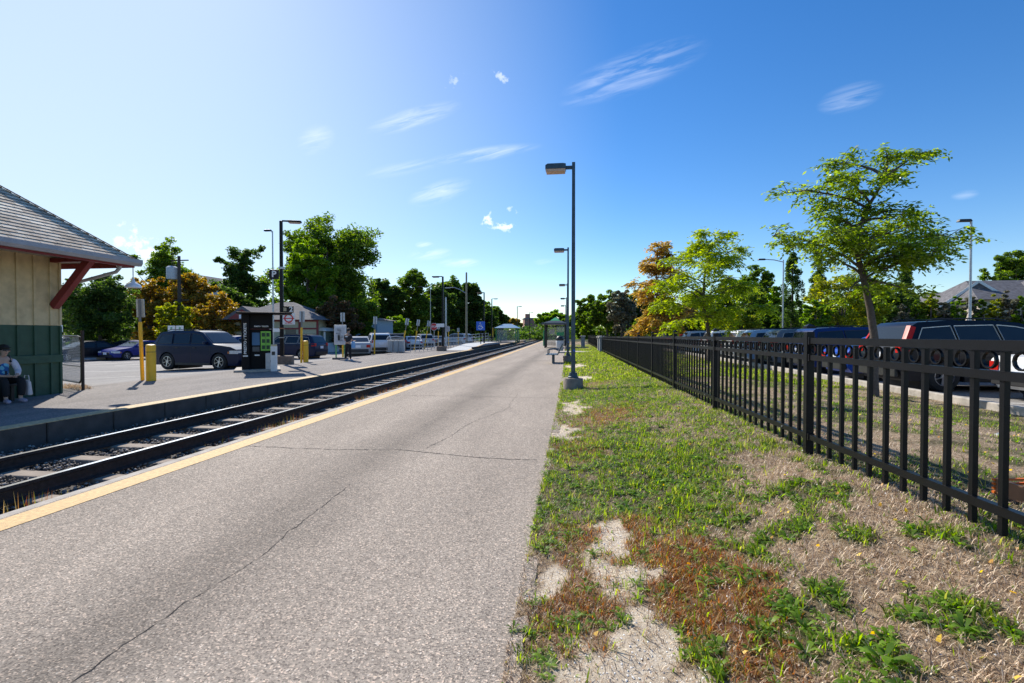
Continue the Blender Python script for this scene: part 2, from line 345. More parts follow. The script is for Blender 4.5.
def build_ground():
    xs = sorted(set(np.round(np.concatenate([[-900, -400, -150, -80, -50, -35, -28, -22, -18, -16, -14.5, -13.62, -13.58, -12.5, -10.5], np.arange(-9.4, -8.3, .12), [-7, -6],
          np.arange(-5.3, -4.2, .12), np.arange(-3.6, -.8, .7), np.arange(-.7, 2.9, .05), np.arange(2.9, 8.0, .1), [8.01, 8.2, 9, 11, 14, 18, 24, 32, 45, 70, 120, 250, 500, 900]]), 3)))
    ys = sorted(set(np.round(np.concatenate([[-300, -100, -40, -15, -8, -3, -1], np.arange(0, 9, .05), np.arange(9, 20, .12), np.arange(20, 60, .5), np.arange(60, 260, 4), [300, 400, 600, 1000, 1700, 2600]]), 3)))
    xs = np.array(xs); ys = np.array(ys); nx, ny = len(xs), len(ys)
    X, Y = np.meshgrid(xs, ys); XX = X + np.where(np.abs(X) < 40, sh(Y), 0) * (np.abs(X) < 7.9)
    # snap columns to the trench walls
    Z = gz(XX, Y)
    v = np.stack([XX, Y, Z], -1).reshape(-1, 3)
    i = np.arange(nx - 1)[None, :] + nx * np.arange(ny - 1)[:, None]
    idx = np.stack([i, i + 1, i + nx + 1, i + nx], -1).reshape(-1)
    o = npmesh('ground', v, np.full((nx - 1) * (ny - 1), 4), idx, ground_material()); o.data.shade_smooth()
    s, r, g = zones(v[:, 0], v[:, 1])
    near = (v[:, 0] > -.6) & (v[:, 0] < 9) & (v[:, 1] < 90)
    far_g = 1.
    s = np.where(near, s, 0); r = np.where(near, r, 0); g = np.where(near, g, far_g)
    tr = (v[:, 2] < -.4) & (v[:, 0] > -9.5) & (v[:, 0] < -4); g = np.where(tr, .2, g); r = np.where(tr, 1, r)
    for n, a in (('sand', s), ('rust', r), ('green', g)):
        at = o.data.attributes.new(n, 'FLOAT', 'POINT'); at.data.foreach_set('value', a.astype(np.float32))
    return struct(o)
build_ground()

M_PATH = asphalt('path_asphalt', (.345, .295, .245), (.16, .135, .115), (.66, .59, .51), 118, .15, .34, .8)
M_PLAT = asphalt('platform_asphalt', (.22, .20, .19), (.13, .12, .115), (.42, .40, .38), 80, .2)
M_LOT = asphalt('lot_asphalt', (.26, .25, .245), (.16, .155, .15), (.4, .39, .38), 60, .16)
M_YEL = mat('platform_yellow_paint', (.60, .39, .16), .75, 0, .25, 26, .3, 200)
M_YEL2 = mat('worn_cream_paint', (.56, .41, .22), .8, 0, .35, 20, .3, 120)
M_CONC = mat('concrete', (.42, .38, .33), .9, 0, .22, 7, .5, 90)
M_CDARK = mat('weathered_concrete', (.20, .18, .17), .95, 0, .35, 5, .6, 50)
M_STEEL = mat('dark_rail_steel', (.045, .032, .028), .75, .3, .4, 20, .5, 90)
M_RTOP = mat('polished_rail_head', (.75, .78, .82), .22, 1, .05, 3)
M_TIE = mat('concrete_tie', (.27, .22, .175), .9, 0, .2, 9, .4, 80)
M_WHITE = mat('white_paint', (.78, .78, .76), .5, 0, .05, 6)
M_BLACK = mat('black_powder_coat', (.003, .0036, .006), .42, 0, .3, 12, .08, 150, spec=.28)
M_LAMP = mat('blue_grey_painted_steel', (.045, .075, .10), .4, .2, .25, 9, .1, 60)
M_YSLEEVE = mat('yellow_plastic', (.85, .48, .02), .45, 0, .08, 5)
M_GALV = mat('galvanised_steel', (.42, .44, .46), .42, .75, .15, 14)
M_SIGNB = mat('sign_back_aluminium', (.52, .55, .57), .5, .4, .1, 6)
M_RED = mat('red_paint', (.6, .03, .03), .45)
M_BLUE = mat('blue_sign_paint', (.02, .12, .55), .45)
M_GREEN = mat('green_enamel', (.03, .30, .10), .45, 0, .1)

def strip(name, x0, x1, y0, y1, z, m, thick=.0, step=2., zf=None):
    """strip following the line of the railway"""
    ys = list(np.arange(y0, y1, step)) + [y1]; b = MB(); n = len(ys)
    for y in ys:
        s = float(sh(y)); zz = z
        for (x, q) in ((x0, zz), (x1, zz)) if not thick else ((x0, zz), (x1, zz), (x1, zz - thick), (x0, zz - thick)): b.v.append((x + s, y, q))
    k = 4 if thick else 2
    for i in range(n - 1):
        for j in range(k if thick else 1):
            b.f.append((i * k + j, i * k + (j + 1) % k, (i + 1) * k + (j + 1) % k, (i + 1) * k + j)); b.m.append(0)
    if thick: b.f += [(0, 1, 2, 3), tuple((n - 1) * 4 + j for j in (3, 2, 1, 0))]; b.m += [0, 0]
    return struct(b.build(name, m))
strip('path', -4.60, EDGE_R, -6, 108, 0, M_PATH, .30)
# crumbled right edge of the path: a thin ragged lip
def ragged():
    b = MB(); ys = np.arange(-1, 30, .06); 
    for i, y in enumerate(ys):
        s = float(sh(y)); w = .03 + .13 * float(fbm(0., y, 2.5, 5)) ** 1.3 + .03 * float(vnoise(0., y, 14, 8))
        b.v += [(EDGE_R + s - .02, y, .0005 + .004), (EDGE_R + s + w, y, .006), (EDGE_R + s + w + .01, y, -.08)]
    for i in range(len(ys) - 1):
        for j in range(2): b.f.append((3 * i + j, 3 * i + j + 1, 3 * i + j + 4, 3 * i + j + 3)); b.m.append(0)
    return struct(b.build('path_edge', M_PATH))
ragged()
strip('platform_kerb_near', -4.74, -4.60, -6, 108, -.012, M_CONC, .5)
strip('yellow_line_near', -4.56, -4.30, -6, 108, .004, M_YEL)
strip('platform_far', -13.62, -8.86, -12, 108, 0.0, M_PLAT, .30)
# far platform edge of concrete blocks with joints
def kerb_blocks():
    b = MB(); y = -6.
    while y < 100:
        s = float(sh(y + 1)); L = 1.18; b.box((-8.77 + s, y + L / 2, -.24), (.22, L - .025, .52)); y += L
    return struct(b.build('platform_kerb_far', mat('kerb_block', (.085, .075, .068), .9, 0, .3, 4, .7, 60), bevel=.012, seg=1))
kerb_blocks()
strip('kerb_top_far', -8.87, -8.66, -6, 100, .026, M_YEL2, .012)
strip('yellow_line_far', -9.12, -8.89, -6, 100, .004, M_YEL2)
# parking lots
def lot(name, xs, y0, y1, zf, m):
    b = MB(); 
    for x in xs: b.v += [(x, y0, zf(x)), (x, y1, zf(x))]
    for i in range(len(xs) - 1): b.f.append((2 * i, 2 * i + 2, 2 * i + 3, 2 * i + 1)); b.m.append(0)
    return struct(b.build(name, m))
XL = [-13.62, -14.5, -15.5, -17, -19, -21, -24, -28, -34, -42, -60]
lot('parking_lot', XL, 11.5, 110, lot_z, M_LOT)
lot('parking_lot', [8.1, 12, 20, 30], -10, 120, lambda x: .03, M_LOT)
b = MB(); b.box((8.02, 50, .08), (.16, 130, .20)); struct(b.build('kerb', M_CONC, bevel=.02))
b = MB()
for x, y0, y1 in ((-17, 13, 13.12), ):
    pass
for i in range(12):
    x = -19 - i * 2.7; z = lot_z(x) + .006
    b.add([(x, 25.5, z), (x + .12, 25.5, z), (x + .12, 31, z), (x, 31, z)], [(0, 1, 2, 3)])
for (xa, ya, xb, yb) in ((-24, 15.2, -15, 17.4), (-26, 20.5, -15, 21.2), (-30, 18, -22, 18.5), (-34, 24.5, -18, 24.2)):
    n = 8
    for k in range(n):
        p = (xa + (xb - xa) * k / n, ya + (yb - ya) * k / n); q = (xa + (xb - xa) * (k + 1) / n, ya + (yb - ya) * (k + 1) / n)
        b.add([(p[0], p[1], lot_z(p[0]) + .01), (q[0], q[1], lot_z(q[0]) + .01), (q[0], q[1] + .14, lot_z(q[0]) + .01), (p[0], p[1] + .14, lot_z(p[0]) + .01)], [(0, 1, 2, 3)])
struct(b.build('parking_lines', mat('worn_white_line', (.62, .60, .56), .8, 0, .15, 20)))
b = MB()
for i in range(30):
    y = 8.6 + i * 2.75; b.add([(8.3, y, .036), (13.4, y, .036), (13.4, y + .1, .036), (8.3, y + .1, .036)], [(0, 1, 2, 3)])
struct(b.build('parking_lines', MATS['worn_white_line']))
b = MB(); b.box((2.5, 38.2, .02), (7.4, 2.0, .16)); struct(b.build('footpath', M_CONC, bevel=.01))
# cracks
def crack(pts, w, seed):
    r = random.Random(seed); b = MB(); P = []
    for (a, c) in zip(pts[:-1], pts[1:]):
        n = max(2, int((Vector(c) - Vector(a)).length / .035))
        for k in range(n): P.append(Vector(a).lerp(Vector(c), k / n))
    off = 0; Q = []
    for p in P:
        off = off * .85 + r.uniform(-.012, .012); Q.append(p)
    d = (Vector(pts[-1]) - Vector(pts[0])).normalized(); nrm = Vector((-d.y, d.x)); off = 0
    for i, p in enumerate(P):
        off = off * .93 + r.uniform(-.012, .012); ww = w * r.uniform(.15, 1.25)
        c = p + nrm * off; b.v += [(c.x - nrm.x * ww / 2, c.y - nrm.y * ww / 2, .0022), (c.x + nrm.x * ww / 2, c.y + nrm.y * ww / 2, .0022)]
    for i in range(len(P) - 1): b.f.append((2 * i, 2 * i + 1, 2 * i + 3, 2 * i + 2)); b.m.append(0)
    return struct(b.build('pavement_crack', mat('crack_dirt', (.035, .03, .028), 1, 0, .3, 30)))
crack([(-2.13, 1.7), (-2.14, 2.05), (-2.13, 2.64), (-2.09, 3.1), (-2.13, 3.53), (-2.2, 4.6)], .007, 1)
crack([(-4.3, 5.94), (-3.3, 5.9), (-2.22, 5.98), (-1.2, 5.74), (-.4, 5.66)], .018, 2)
crack([(-4.3, 11.2), (-2.5, 11.35), (-.4, 11.2)], .02, 4)
crack([(-4.3, 17.9), (-2.5, 17.8), (-.7, 18)], .02, 5)
crack([(-1.9, 6.1), (-1.7, 8.0), (-1.3, 9.6), (-1.4, 12)], .009, 6)
crack([(-4.5, 27), (-2.5, 26.9), (-.7, 27)], .03, 7)

# ------------------------------------------------------------------ railway track
def build_track():
    t = thing('railway_track', 'single railway track of steel rails on concrete ties between the platforms', 'railway track')
    prof = [(-.07, -.30), (-.07, -.29), (-.015, -.27), (-.009, -.25), (-.009, -.17), (-.036, -.155), (-.036, -.128), (-.03, -.118), (.03, -.118), (.036, -.128), (.036, -.155), (.009, -.17), (.009, -.25), (.015, -.27), (.07, -.29), (.07, -.30)]
    for xc in (-7.38 - .0, -5.95):
        b = MB(); ys = list(np.arange(-6, 20, 1)) + list(np.arange(20, 200, 3)); n = len(prof)
        for y in ys:
            for (px, pz) in prof: b.v.append((xc + px + float(sh(y)), y, pz))
        for i in range(len(ys) - 1):
            for j in range(n):
                b.f.append((i * n + j, i * n + (j + 1) % n, (i + 1) * n + (j + 1) % n, (i + 1) * n + j)); b.m.append(1 if j == 7 else 0)
        b.build('rail', [M_STEEL, M_RTOP], t)
    mesh = None; rest = MB()
    for i in range(-9, 250):
        y = 5.38 + .78 * i; s = float(sh(y))
        if i < 91:
            if mesh is None:
                o = MB().box((0, 0, 0), (2.6, .24, .2)).build('tie', M_TIE, t, bevel=.02); mesh = o.data
            else:
                o = bpy.data.objects.new('tie', mesh); COL.objects.link(o); o.parent = t
            o.location = (-6.665 + s, y, -.402); o.rotation_euler = (0, 0, random.uniform(-.012, .012))
        else: rest.box((-6.665 + s, y, -.402), (2.6, .24, .2))
    o = rest.build('tie', M_TIE, t); o['kind'] = 'stuff'
build_track()
def ballast():
    n = 30000; Y = np.concatenate([rng.uniform(2.5, 20, n), rng.uniform(20, 60, 12000)]); X = rng.uniform(-8.62, -4.78, len(Y)) + sh(Y)
    tie = np.abs(((Y - 5.38 + 100 * .78) / .78) % 1 - .0); tie = np.minimum(tie, 1 - tie) * .78
    xs = X - sh(Y); keep = ~((tie < .13) & (xs > -7.95) & (xs < -5.38)); X = X[keep]; Y = Y[keep]; n = len(X)
    Z = np.full(n, -.345) + rng.uniform(-.03, .035, n) + .05 * (vnoise(X, Y, 2.5, 3) - .5)
    s = rng.uniform(.014, .034, n) * np.where(Y > 20, 1.6, 1)
    base = np.array([[1, 0, 0], [-1, 0, 0], [0, 1, 0], [0, -1, 0], [0, 0, .8], [0, 0, -.8]], float)
    v = base[None] * (s[:, None, None] * rng.uniform(.6, 1.3, (n, 6, 1)))
    a = rng.uniform(0, 6.28, n); b = rng.uniform(-.8, .8, n)
    ca, sa, cb, sb = np.cos(a)[:, None], np.sin(a)[:, None], np.cos(b)[:, None], np.sin(b)[:, None]
    x, y, z = v[..., 0], v[..., 1], v[..., 2]; x, z = x * cb - z * sb, x * sb + z * cb; x, y = x * ca - y * sa, x * sa + y * ca
    v = np.stack([x + X[:, None], y + Y[:, None], z + Z[:, None]], -1).reshape(-1, 3)
    f = np.array([[0, 2, 4], [2, 1, 4], [1, 3, 4], [3, 0, 4], [2, 0, 5], [1, 2, 5], [3, 1, 5], [0, 3, 5]])
    idx = (f[None] + 6 * np.arange(n)[:, None, None]).reshape(-1)
    m = bpy.data.materials.new('ballast_stone'); nt, N, L, B = nodes_of(m); g = N.new('ShaderNodeNewGeometry'); r = N.new('ShaderNodeValToRGB')
    r.color_ramp.elements[0].color = (.06, .05, .043, 1); r.color_ramp.elements[1].color = (.50, .45, .40, 1); r.color_ramp.elements.new(.6).color = (.17, .145, .125, 1)
    L.new(g.outputs['Random Per Island'], r.inputs[0]); L.new(r.outputs[0], B.inputs['Base Color']); B.inputs['Roughness'].default_value = .9
    tag(npmesh('ballast', v, np.full(8 * n, 3), idx, m), 'grey crushed stone ballast between and beside the rails', 'ballast', kind='stuff')
ballast()
b = MB()
for (y0, y1) in ((-6, 200),):
    ys = list(np.arange(-6, 200, 3))
    for y in ys: s = float(sh(y)); b.v += [(-8.66 + s, y, -.375), (-4.74 + s, y, -.375)]
    for i in range(len(ys) - 1): b.f.append((2 * i, 2 * i + 1, 2 * i + 3, 2 * i + 2)); b.m.append(0)
struct(b.build('trackbed', mat('fine_ballast', (.07, .06, .055), .95, 0, .6, 40, 1., 45)))

# ------------------------------------------------------------------ grass, weeds, dry litter
def blades(name, X, Y, Z, H, Wd, lean, m, label=None, flat=None):
    n = len(X); a = rng.uniform(0, 6.283, n); d = np.stack([np.cos(a), np.sin(a)], -1); p = np.stack([-d[:, 1], d[:, 0]], -1)
    base = np.stack([X, Y], -1); w = Wd[:, None] / 2; l = (lean * H)[:, None]
    hz = H * np.sqrt(np.clip(1 - np.clip(lean, 0, .97) ** 2, .05, 1))
    v = np.zeros((n, 5, 3))
    v[:, 0, :2] = base - p * w; v[:, 1, :2] = base + p * w; v[:, 2, :2] = base + p * w * .8 + d * l * .4; v[:, 3, :2] = base - p * w * .8 + d * l * .4; v[:, 4, :2] = base + d * l
    v[:, 0, 2] = v[:, 1, 2] = Z - .004; v[:, 2, 2] = v[:, 3, 2] = Z + hz * .6; v[:, 4, 2] = Z + hz
    idx = (np.array([0, 1, 2, 3, 3, 2, 4])[None] + 5 * np.arange(n)[:, None]).reshape(-1)
    o = npmesh(name, v.reshape(-1, 3), np.tile([4, 3], n), idx, m)
    if label: tag(o, label, 'grass', kind='stuff')
    return o
M_GG = leafmat('green_grass', [(.03, .055, .008), (.13, .20, .02), (.25, .34, .035), (.06, .10, .014), (.34, .34, .08), (.02, .03, .006)], .5)  # darker greens mixed into the blade colours as shadows among the weeds
M_GD = leafmat('dry_grass', [(.36, .24, .145), (.53, .40, .27), (.18, .11, .065), (.66, .54, .40), (.28, .18, .10), (.07, .045, .03)], .12)
M_GR = leafmat('rusty_grass', [(.30, .09, .02), (.42, .16, .04), (.12, .04, .015), (.44, .27, .10), (.20, .19, .05), (.06, .03, .01)], .3)
def scatter(n, x0, x1, y0, y1, power=1.):
    u = rng.random(n); Y = y0 + (y1 - y0) * u ** power; X = rng.uniform(x0, x1, n); return X, Y
def grass():
    lo = EDGE_R + .02
    # green
    X, Y = scatter(330000, lo, 7.9, 1.3, 16, 1.5); X = np.where(rng.random(len(X)) < .6, lo + (X - lo) * .33, X); X = X + sh(Y)
    s, r, g = zones(X, Y); cl = fbm(X, Y, 16, 77, 2)
    k = (rng.random(len(X)) < g * np.clip((cl - .46) * 6, 0, 1) * 1.0) | (rng.random(len(X)) < .010); X, Y = X[k], Y[k]; n = len(X)
    blades('grass', X, Y, gz(X, Y), rng.uniform(.015, .085, n) ** 1.0 * (.35 + 1.1 * vnoise(X, Y, 7, 2)), rng.uniform(.003, .010, n), rng.uniform(.3, .97, n), M_GG, 'short green grass growing along the path and under the fence')
    # dry litter
    X, Y = scatter(300000, lo, 7.9, 1.3, 13, 1.6); X = np.where(rng.random(len(X)) < .6, lo + (X - lo) * .38, X); X = X + sh(Y)
    s, r, g = zones(X, Y); k = rng.random(len(X)) < (1 - g * .7) * (1 - .8 * s) * (1 - .6 * r) * .8 + .03; X, Y = X[k], Y[k]; n = len(X)
    blades('dry_grass', X, Y, gz(X, Y) + .002, rng.uniform(.012, .055, n), rng.uniform(.0015, .0045, n), rng.uniform(.6, .99, n), M_GD, 'dead straw coloured grass matting the bank beside the fence')
    # rusty creeping weed
    X, Y = scatter(120000, lo, 1.6, 1.6, 10, 1.5); s, r, g = zones(X, Y); cl = fbm(X, Y, 11, 30, 2)
    k = rng.random(len(X)) < r * np.clip((cl - .3) * 4, 0, 1); X, Y = X[k] + sh(Y[k]), Y[k]; n = len(X)
    blades('rusty_weed', X, Y, gz(X, Y), rng.uniform(.015, .07, n), rng.uniform(.002, .006, n), rng.uniform(.5, .99, n), M_GR, 'rust brown creeping weed patch beside the sandy bare soil')
    # farther, coarser
    X, Y = scatter(150000, lo, 7.9, 14, 62, 1.3); X = X + sh(Y); s, r, g = zones(X, Y); k = rng.random(len(X)) < g * .8; X, Y = X[k], Y[k]; n = len(X)
    blades('grass', X, Y, gz(X, Y), rng.uniform(.03, .09, n), rng.uniform(.012, .03, n), rng.uniform(.2, .9, n), M_GG, 'farther green grass strip leading to the stone pillars')
    # broad weeds: rosettes of flat leaves
    pts = []
    Xr, Yr = scatter(11000, lo, 7, 1.7, 13, 1.4); Xr = np.where(rng.random(len(Xr)) < .7, lo + (Xr - lo) * .3, Xr); s, r, g = zones(Xr, Yr); k = rng.random(len(Xr)) < g * .9 + .02 * (1 - s); Xr, Yr = Xr[k], Yr[k]
    big = [(1.11, 1.88, .10), (1.18, 1.95, .06), (1.22, 2.93, .07), (1.05, 2.15, .05), (.95, 2.3, .05), (1.4, 2.5, .04), (.9, 2.0, .07), (1.2, 2.4, .05), (1.5, 2.2, .04), (1.0, 2.5, .05), (1.65, 2.6, .035), (.42, 3.9, .09), (.2, 4.6, .09), (.75, 4.4, .08)]
    V = []; F = []; nf = []
    def leaf(c, a, L, w, up):
        b0 = len(V); d = np.array([math.cos(a), math.sin(a)]); p = np.array([-d[1], d[0]]); z = c[2]
        prof = [(0, .12, 0), (.3, .6, .45), (.62, 1, .8), (.88, .6, .75), (1, .05, .6)]
        for t, ww, h in prof:
            for sgn in (-1, 1):
                q = d * L * t + p * sgn * w * ww / 2; V.append((c[0] + q[0], c[1] + q[1], z + L * up * h + .004))
        for i in range(4): F.extend([b0 + 2 * i, b0 + 2 * i + 1, b0 + 2 * i + 3, b0 + 2 * i + 2]); nf.append(4)
    allp = [(x, y, random.uniform(.018, .062)) for x, y in zip(Xr, Yr)] + big
    for (x, y, L) in allp:
        z = float(gz(x, y)); k = random.randint(5, 8) if L < .07 else 11
        for i in range(k): leaf((x, y, z), 6.283 * i / k + random.uniform(-.4, .4), L * random.uniform(.6, 1.15), L * random.uniform(.22, .42), random.uniform(.15, .8))
    o = npmesh('broadleaf_weed', np.array(V), nf, F, leafmat('weed_leaf', [(.03, .065, .01), (.11, .20, .02), (.22, .33, .04), (.06, .12, .02)], .5))
    tag(o, 'low broad leaved green weeds scattered through the grass strip', 'weeds', kind='stuff')
    # pale pebbles on the sand
    X, Y = scatter(26000, lo, 2.2, 1.4, 8, 1.5); s, r, g = zones(X, Y); k = rng.random(len(X)) < s * .75 + .05; X, Y = X[k], Y[k]; n = len(X)
    sz = rng.uniform(.002, .0075, n); base = np.array([[1, 0, 0], [-.5, .87, 0], [-.5, -.87, 0], [0, 0, .9]], float)
    v = base[None] * (sz[:, None, None] * rng.uniform(.7, 1.3, (n, 4, 1))); v = v + np.stack([X, Y, gz(X, Y)], -1)[:, None, :]
    idx = (np.array([[0, 1, 3], [1, 2, 3], [2, 0, 3]])[None] + 4 * np.arange(n)[:, None, None]).reshape(-1)
    tag(npmesh('gravel', v.reshape(-1, 3), np.full(3 * n, 3), idx, leafmat('pebble', [(.5, .45, .4), (.75, .7, .62), (.3, .27, .25)], 0, .8)), 'pale loose grit lying on the bare sandy soil', 'gravel', kind='stuff')
    # fallen leaves / yellow flowers
    X, Y = scatter(700, lo, 6, 1.7, 12, 1.3); n = len(X); k = rng.random(n) < .5; X, Y = X[k], Y[k]; n = len(X)
    blades('leaf_litter', X, Y, gz(X, Y) + .02, rng.uniform(.012, .03, n), rng.uniform(.012, .022, n), rng.uniform(.7, .97, n), leafmat('yellow_litter', [(.8, .5, .03), (.7, .42, .05), (.4, .16, .05)], .3), 'small fallen yellow leaves dotted over the grass')
    # red stems along the near platform kerb
    Y = rng.uniform(2.5, 36, 15000); cl = vnoise(0 * Y, Y, 1.7, 50); Y = Y[rng.random(len(Y)) < np.clip((cl - .38) * 2.5, 0, 1)]; n = len(Y)
    X = rng.uniform(-5.05, -4.76, n) + sh(Y)
    blades('red_weed', X, Y, np.full(n, -.36), rng.uniform(.06, .45, n) , rng.uniform(.004, .012, n), rng.uniform(.05, .5, n), leafmat('red_stem', [(.26, .07, .03), (.34, .13, .05), (.22, .15, .06), (.12, .14, .03), (.32, .22, .11)], .35), 'thin reddish weeds rising between the rail and the near kerb')
    # litter by the gate at the station corner
    X = rng.uniform(-15.2, -12.9, 1400); Y = 11.3 + (-12.9 - X) * .6 + rng.uniform(-.2, .25, 1400)
    blades('dry_grass', X, Y, np.array([lot_z(x) for x in X]), rng.uniform(.03, .16, 1400), rng.uniform(.006, .012, 1400), rng.uniform(.2, .9, 1400), M_GD, 'dry weeds at the foot of the small gate by the station corner')
grass()

# ------------------------------------------------------------------ iron fence
def iron_fence(label, y_posts, ztop_extra, near_first=0):
    f = thing('iron_fence', label, 'fence', (2.1, y_posts[0], 0)); oy = y_posts[0]
    H = 1.08
    pm = None
    for i, y in enumerate(y_posts):
        z = float(fence_z(y)); H = fence_top(y) - z; b = MB(); b.box((0, y - oy, z + (H + .05) / 2 - .02), (.065, .065, H + .11)); o = b.build('post', M_BLACK, f, bevel=.003, seg=1)
        c = MB(); c.box((0, y - oy, z + H + .10), (.078, .078, .022)); c.add([(-.036, y - oy - .036, z + H + .111), (.036, y - oy - .036, z + H + .111), (.036, y - oy + .036, z + H + .111), (-.036, y - oy + .036, z + H + .111), (0, y - oy, z + H + .135)], [(0, 1, 4), (1, 2, 4), (2, 3, 4), (3, 0, 4), (3, 2, 1, 0)])
        c.build('post_cap', M_BLACK, o)
    for y0, y1 in zip(y_posts[:-1], y_posts[1:]):
        b = MB(); z0 = float(fence_z(y0)); z1 = float(fence_z(y1)); L = y1 - y0; H0 = fence_top(y0) - z0; H1 = fence_top(y1) - z1
        for h0, h1, hh in ((H0 - .02, H1 - .02, .052), (H0 - .17, H1 - .17, .046), (.17, .17, .046)):
            b.bar((0, y0 - oy + .033, z0 + h0), (0, y1 - oy - .033, z1 + h1), .042, hh)
            for yy, zz in ((y0 - oy + .045, z0 + h0), (y1 - oy - .045, z1 + h1)): b.box((0, yy, zz), (.055, .03, hh + .014))
        n = 16
        far = y0 > 14
        for k in range(1, n):
            t = k / n; y = y0 - oy + L * t; z = z0 + (z1 - z0) * t; H = H0 + (H1 - H0) * t
            b.box((0, y, z + .05 + (H - .10) / 2), (.027, .027, H - .10))
        if not far:
            for k in range(n):
                t = (k + .5) / n; H = H0 + (H1 - H0) * t; y = y0 - oy + L * t; z = z0 + (z1 - z0) * t + H - .095; r0 = .046; m = 14
                vs = []
                for j in range(m):
                    a = 2 * math.pi * j / m
                    for (rr, xx) in ((r0, -.008), (r0, .008), (r0 - .009, .008), (r0 - .009, -.008)): vs.append((xx, y + rr * math.cos(a), z + rr * math.sin(a)))
                b.add(vs, [(4 * j + q, 4 * j + (q + 1) % 4, 4 * ((j + 1) % m) + (q + 1) % 4, 4 * ((j + 1) % m) + q) for j in range(m) for q in range(4)])
        b.build('panel', M_BLACK, f)
        # bolts
        if y0 < 12:
            c = MB()
            for h in (H - .17, .17):
                c.lathe([(0, -.028), (.009, -.028), (.009, -.021), (0, -.021)], 8, (0, y0 - oy + .5, z0 + (z1 - z0) * .5 / L + h), 'X')
            c.build('bolt', M_GALV, f)
    return f
ps = [4.66 - 2.907 + 2.907 * i for i in range(13)]
iron_fence('black iron picket fence with ringed top rails running beside the path', ps, 0)
def fence_far():
    iron_fence('farther black iron fence beyond the stone pillars', [40.6 + 2.9 * i for i in range(12)], 0)
fence_far()
def pillar(x, y, label):
    p = thing('stone_pillar', label, 'pillar', (x, y, float(fence_z(y)) - .1), group='stone pillars at the gap in the fence')
    MB().box((0, 0, .58), (.42, .5, 1.16)).build('shaft', mat('grey_limestone', (.36, .35, .33), .9, 0, .3, 14, .8, 40), p, bevel=.01)
    c = MB(); c.box((0, 0, 1.21), (.56, .64, .11)); c.box((0, 0, 1.285), (.46, .54, .04)); c.build('cap', mat('pale_limestone', (.55, .5, .43), .9, 0, .15, 9, .4, 60), p, bevel=.01)
pillar(2.1, 36.9, 'nearer stone pillar at the end of the long black fence')
pillar(2.1, 39.6, 'second stone pillar on the far side of the footpath gap')
pillar(.95, 52.5, 'lone small stone pillar in the lawn past the gap')

# ------------------------------------------------------------------ lamps
def platform_lamp(label, x, y, h=6.0, arm=-1, m=None, concrete=True, group='lamps along the near platform', z=0.):
    m = m or M_LAMP
    t = thing('platform_lamp', label, 'lamp post', (x, y, z), group=group)
    zb = 0
    if concrete:
        MB().lathe([(0, -.3), (.26, -.3), (.26, .30), (.245, .32), (0, .32)], 28).build('concrete_base', mat('lamp_base_concrete', (.27, .225, .18), .9, 0, .25, 9, .6, 60), t, smooth=True); zb = .32
    MB().lathe([(.0, zb), (.14, zb), (.14, zb + .035), (.115, zb + .05), (.10, zb + .14), (.0, zb + .14)], 18).build('base_collar', m, t, smooth=True)
    b = MB(); b.box((0, 0, zb + (h - zb) / 2), (.115, .115, h - zb), taper=.72); b.build('pole', m, t, bevel=.006)
    b = MB(); b.box((0, 0, h + .04), (.085, .085, .24)); b.box((arm * .13, 0, h + .03), (.22, .06, .085)); b.build('arm', m, t, bevel=.005)
    hd = MB()
    s = arm
    hd.prism([(s * .2, h - .03), (s * .2, h + .10), (s * .28, h + .115), (s * .68, h + .115), (s * .74, h + .08), (s * .74, h - .03)], -.15, .15, 'Y'); o = hd.build('lamp_head', m, t, bevel=.012)
    g = MB(); g.box((s * .47, 0, h - .06), (.49, .27, .06), taper=1.06); g.build('lens', mat('amber_prismatic_lens', (.55, .36, .26), .3, 0, .2, 40), o)
    return t
def lamp_extras(t):
    b = MB(); b.box((.01, -.06, 1.15), (.09, .03, .16)); b.build('access_plate', M_LAMP, t, bevel=.004)
    b = MB(); b.lathe([(0, -.08), (.03, -.08), (.03, -.05), (0, -.05)], 10, (.02, 0, 1.05), 'Y'); b.build('blue_cap', M_BLUE, t)
t1 = platform_lamp('nearest tall blue-grey platform lamp on a round concrete base at the path edge', -.02, 12.94, 5.85); lamp_extras(t1)
for i, (y, lb) in enumerate(((25.6, 'second lamp from the camera along the path, just past the bench'), (44, 'third lamp along the path, level with the glass shelter'), (61, 'fourth lamp along the path, beyond the shelter'), (77, 'farthest lamp of the near platform row'))):
    again(t1, lb, (.0 + float(sh(y)) - .1, y, 0))

# ------------------------------------------------------------------ bench, shelter, bin on the near platform
def bench():
    t = thing('platform_bench', 'blue-grey metal bench on pedestals facing the track beside the path', 'bench', (-1.1, 24.4, 0))
    for y in (-.0, 1.1):
        MB().box((.05, y, .21), (.09, .12, .42)).build('leg', M_LAMP, t, bevel=.01)
    b = MB()
    for k in range(5): b.box((-.24 + k * .125, .55, .44), (.1, 1.75, .03))
    b.build('seat', M_LAMP, t, bevel=.006)
    b = MB()
    for k in range(4): b.box((.33 + .055 * k, .55, .54 + .115 * k), (.03, 1.75, .09), rot=(0, .42, 0))
    for y in (-.25, 1.35): b.bar((.28, y, .44), (.53, y, .98), .04, .04)
    b.build('backrest', M_LAMP, t)
    for y in (-.3, .55, 1.4):
        MB().tube([(-.2, y, .45), (-.2, y, .68), (.1, y, .72), (.32, y, .68)], .018, 8).build('armrest', M_LAMP, t, smooth=True)
bench()
M_GLASS = glassmat('shelter_glass', (.35, .42, .42), .02, .28)
M_DK = mat('dark_bronze_frame', (.02, .022, .022), .45)
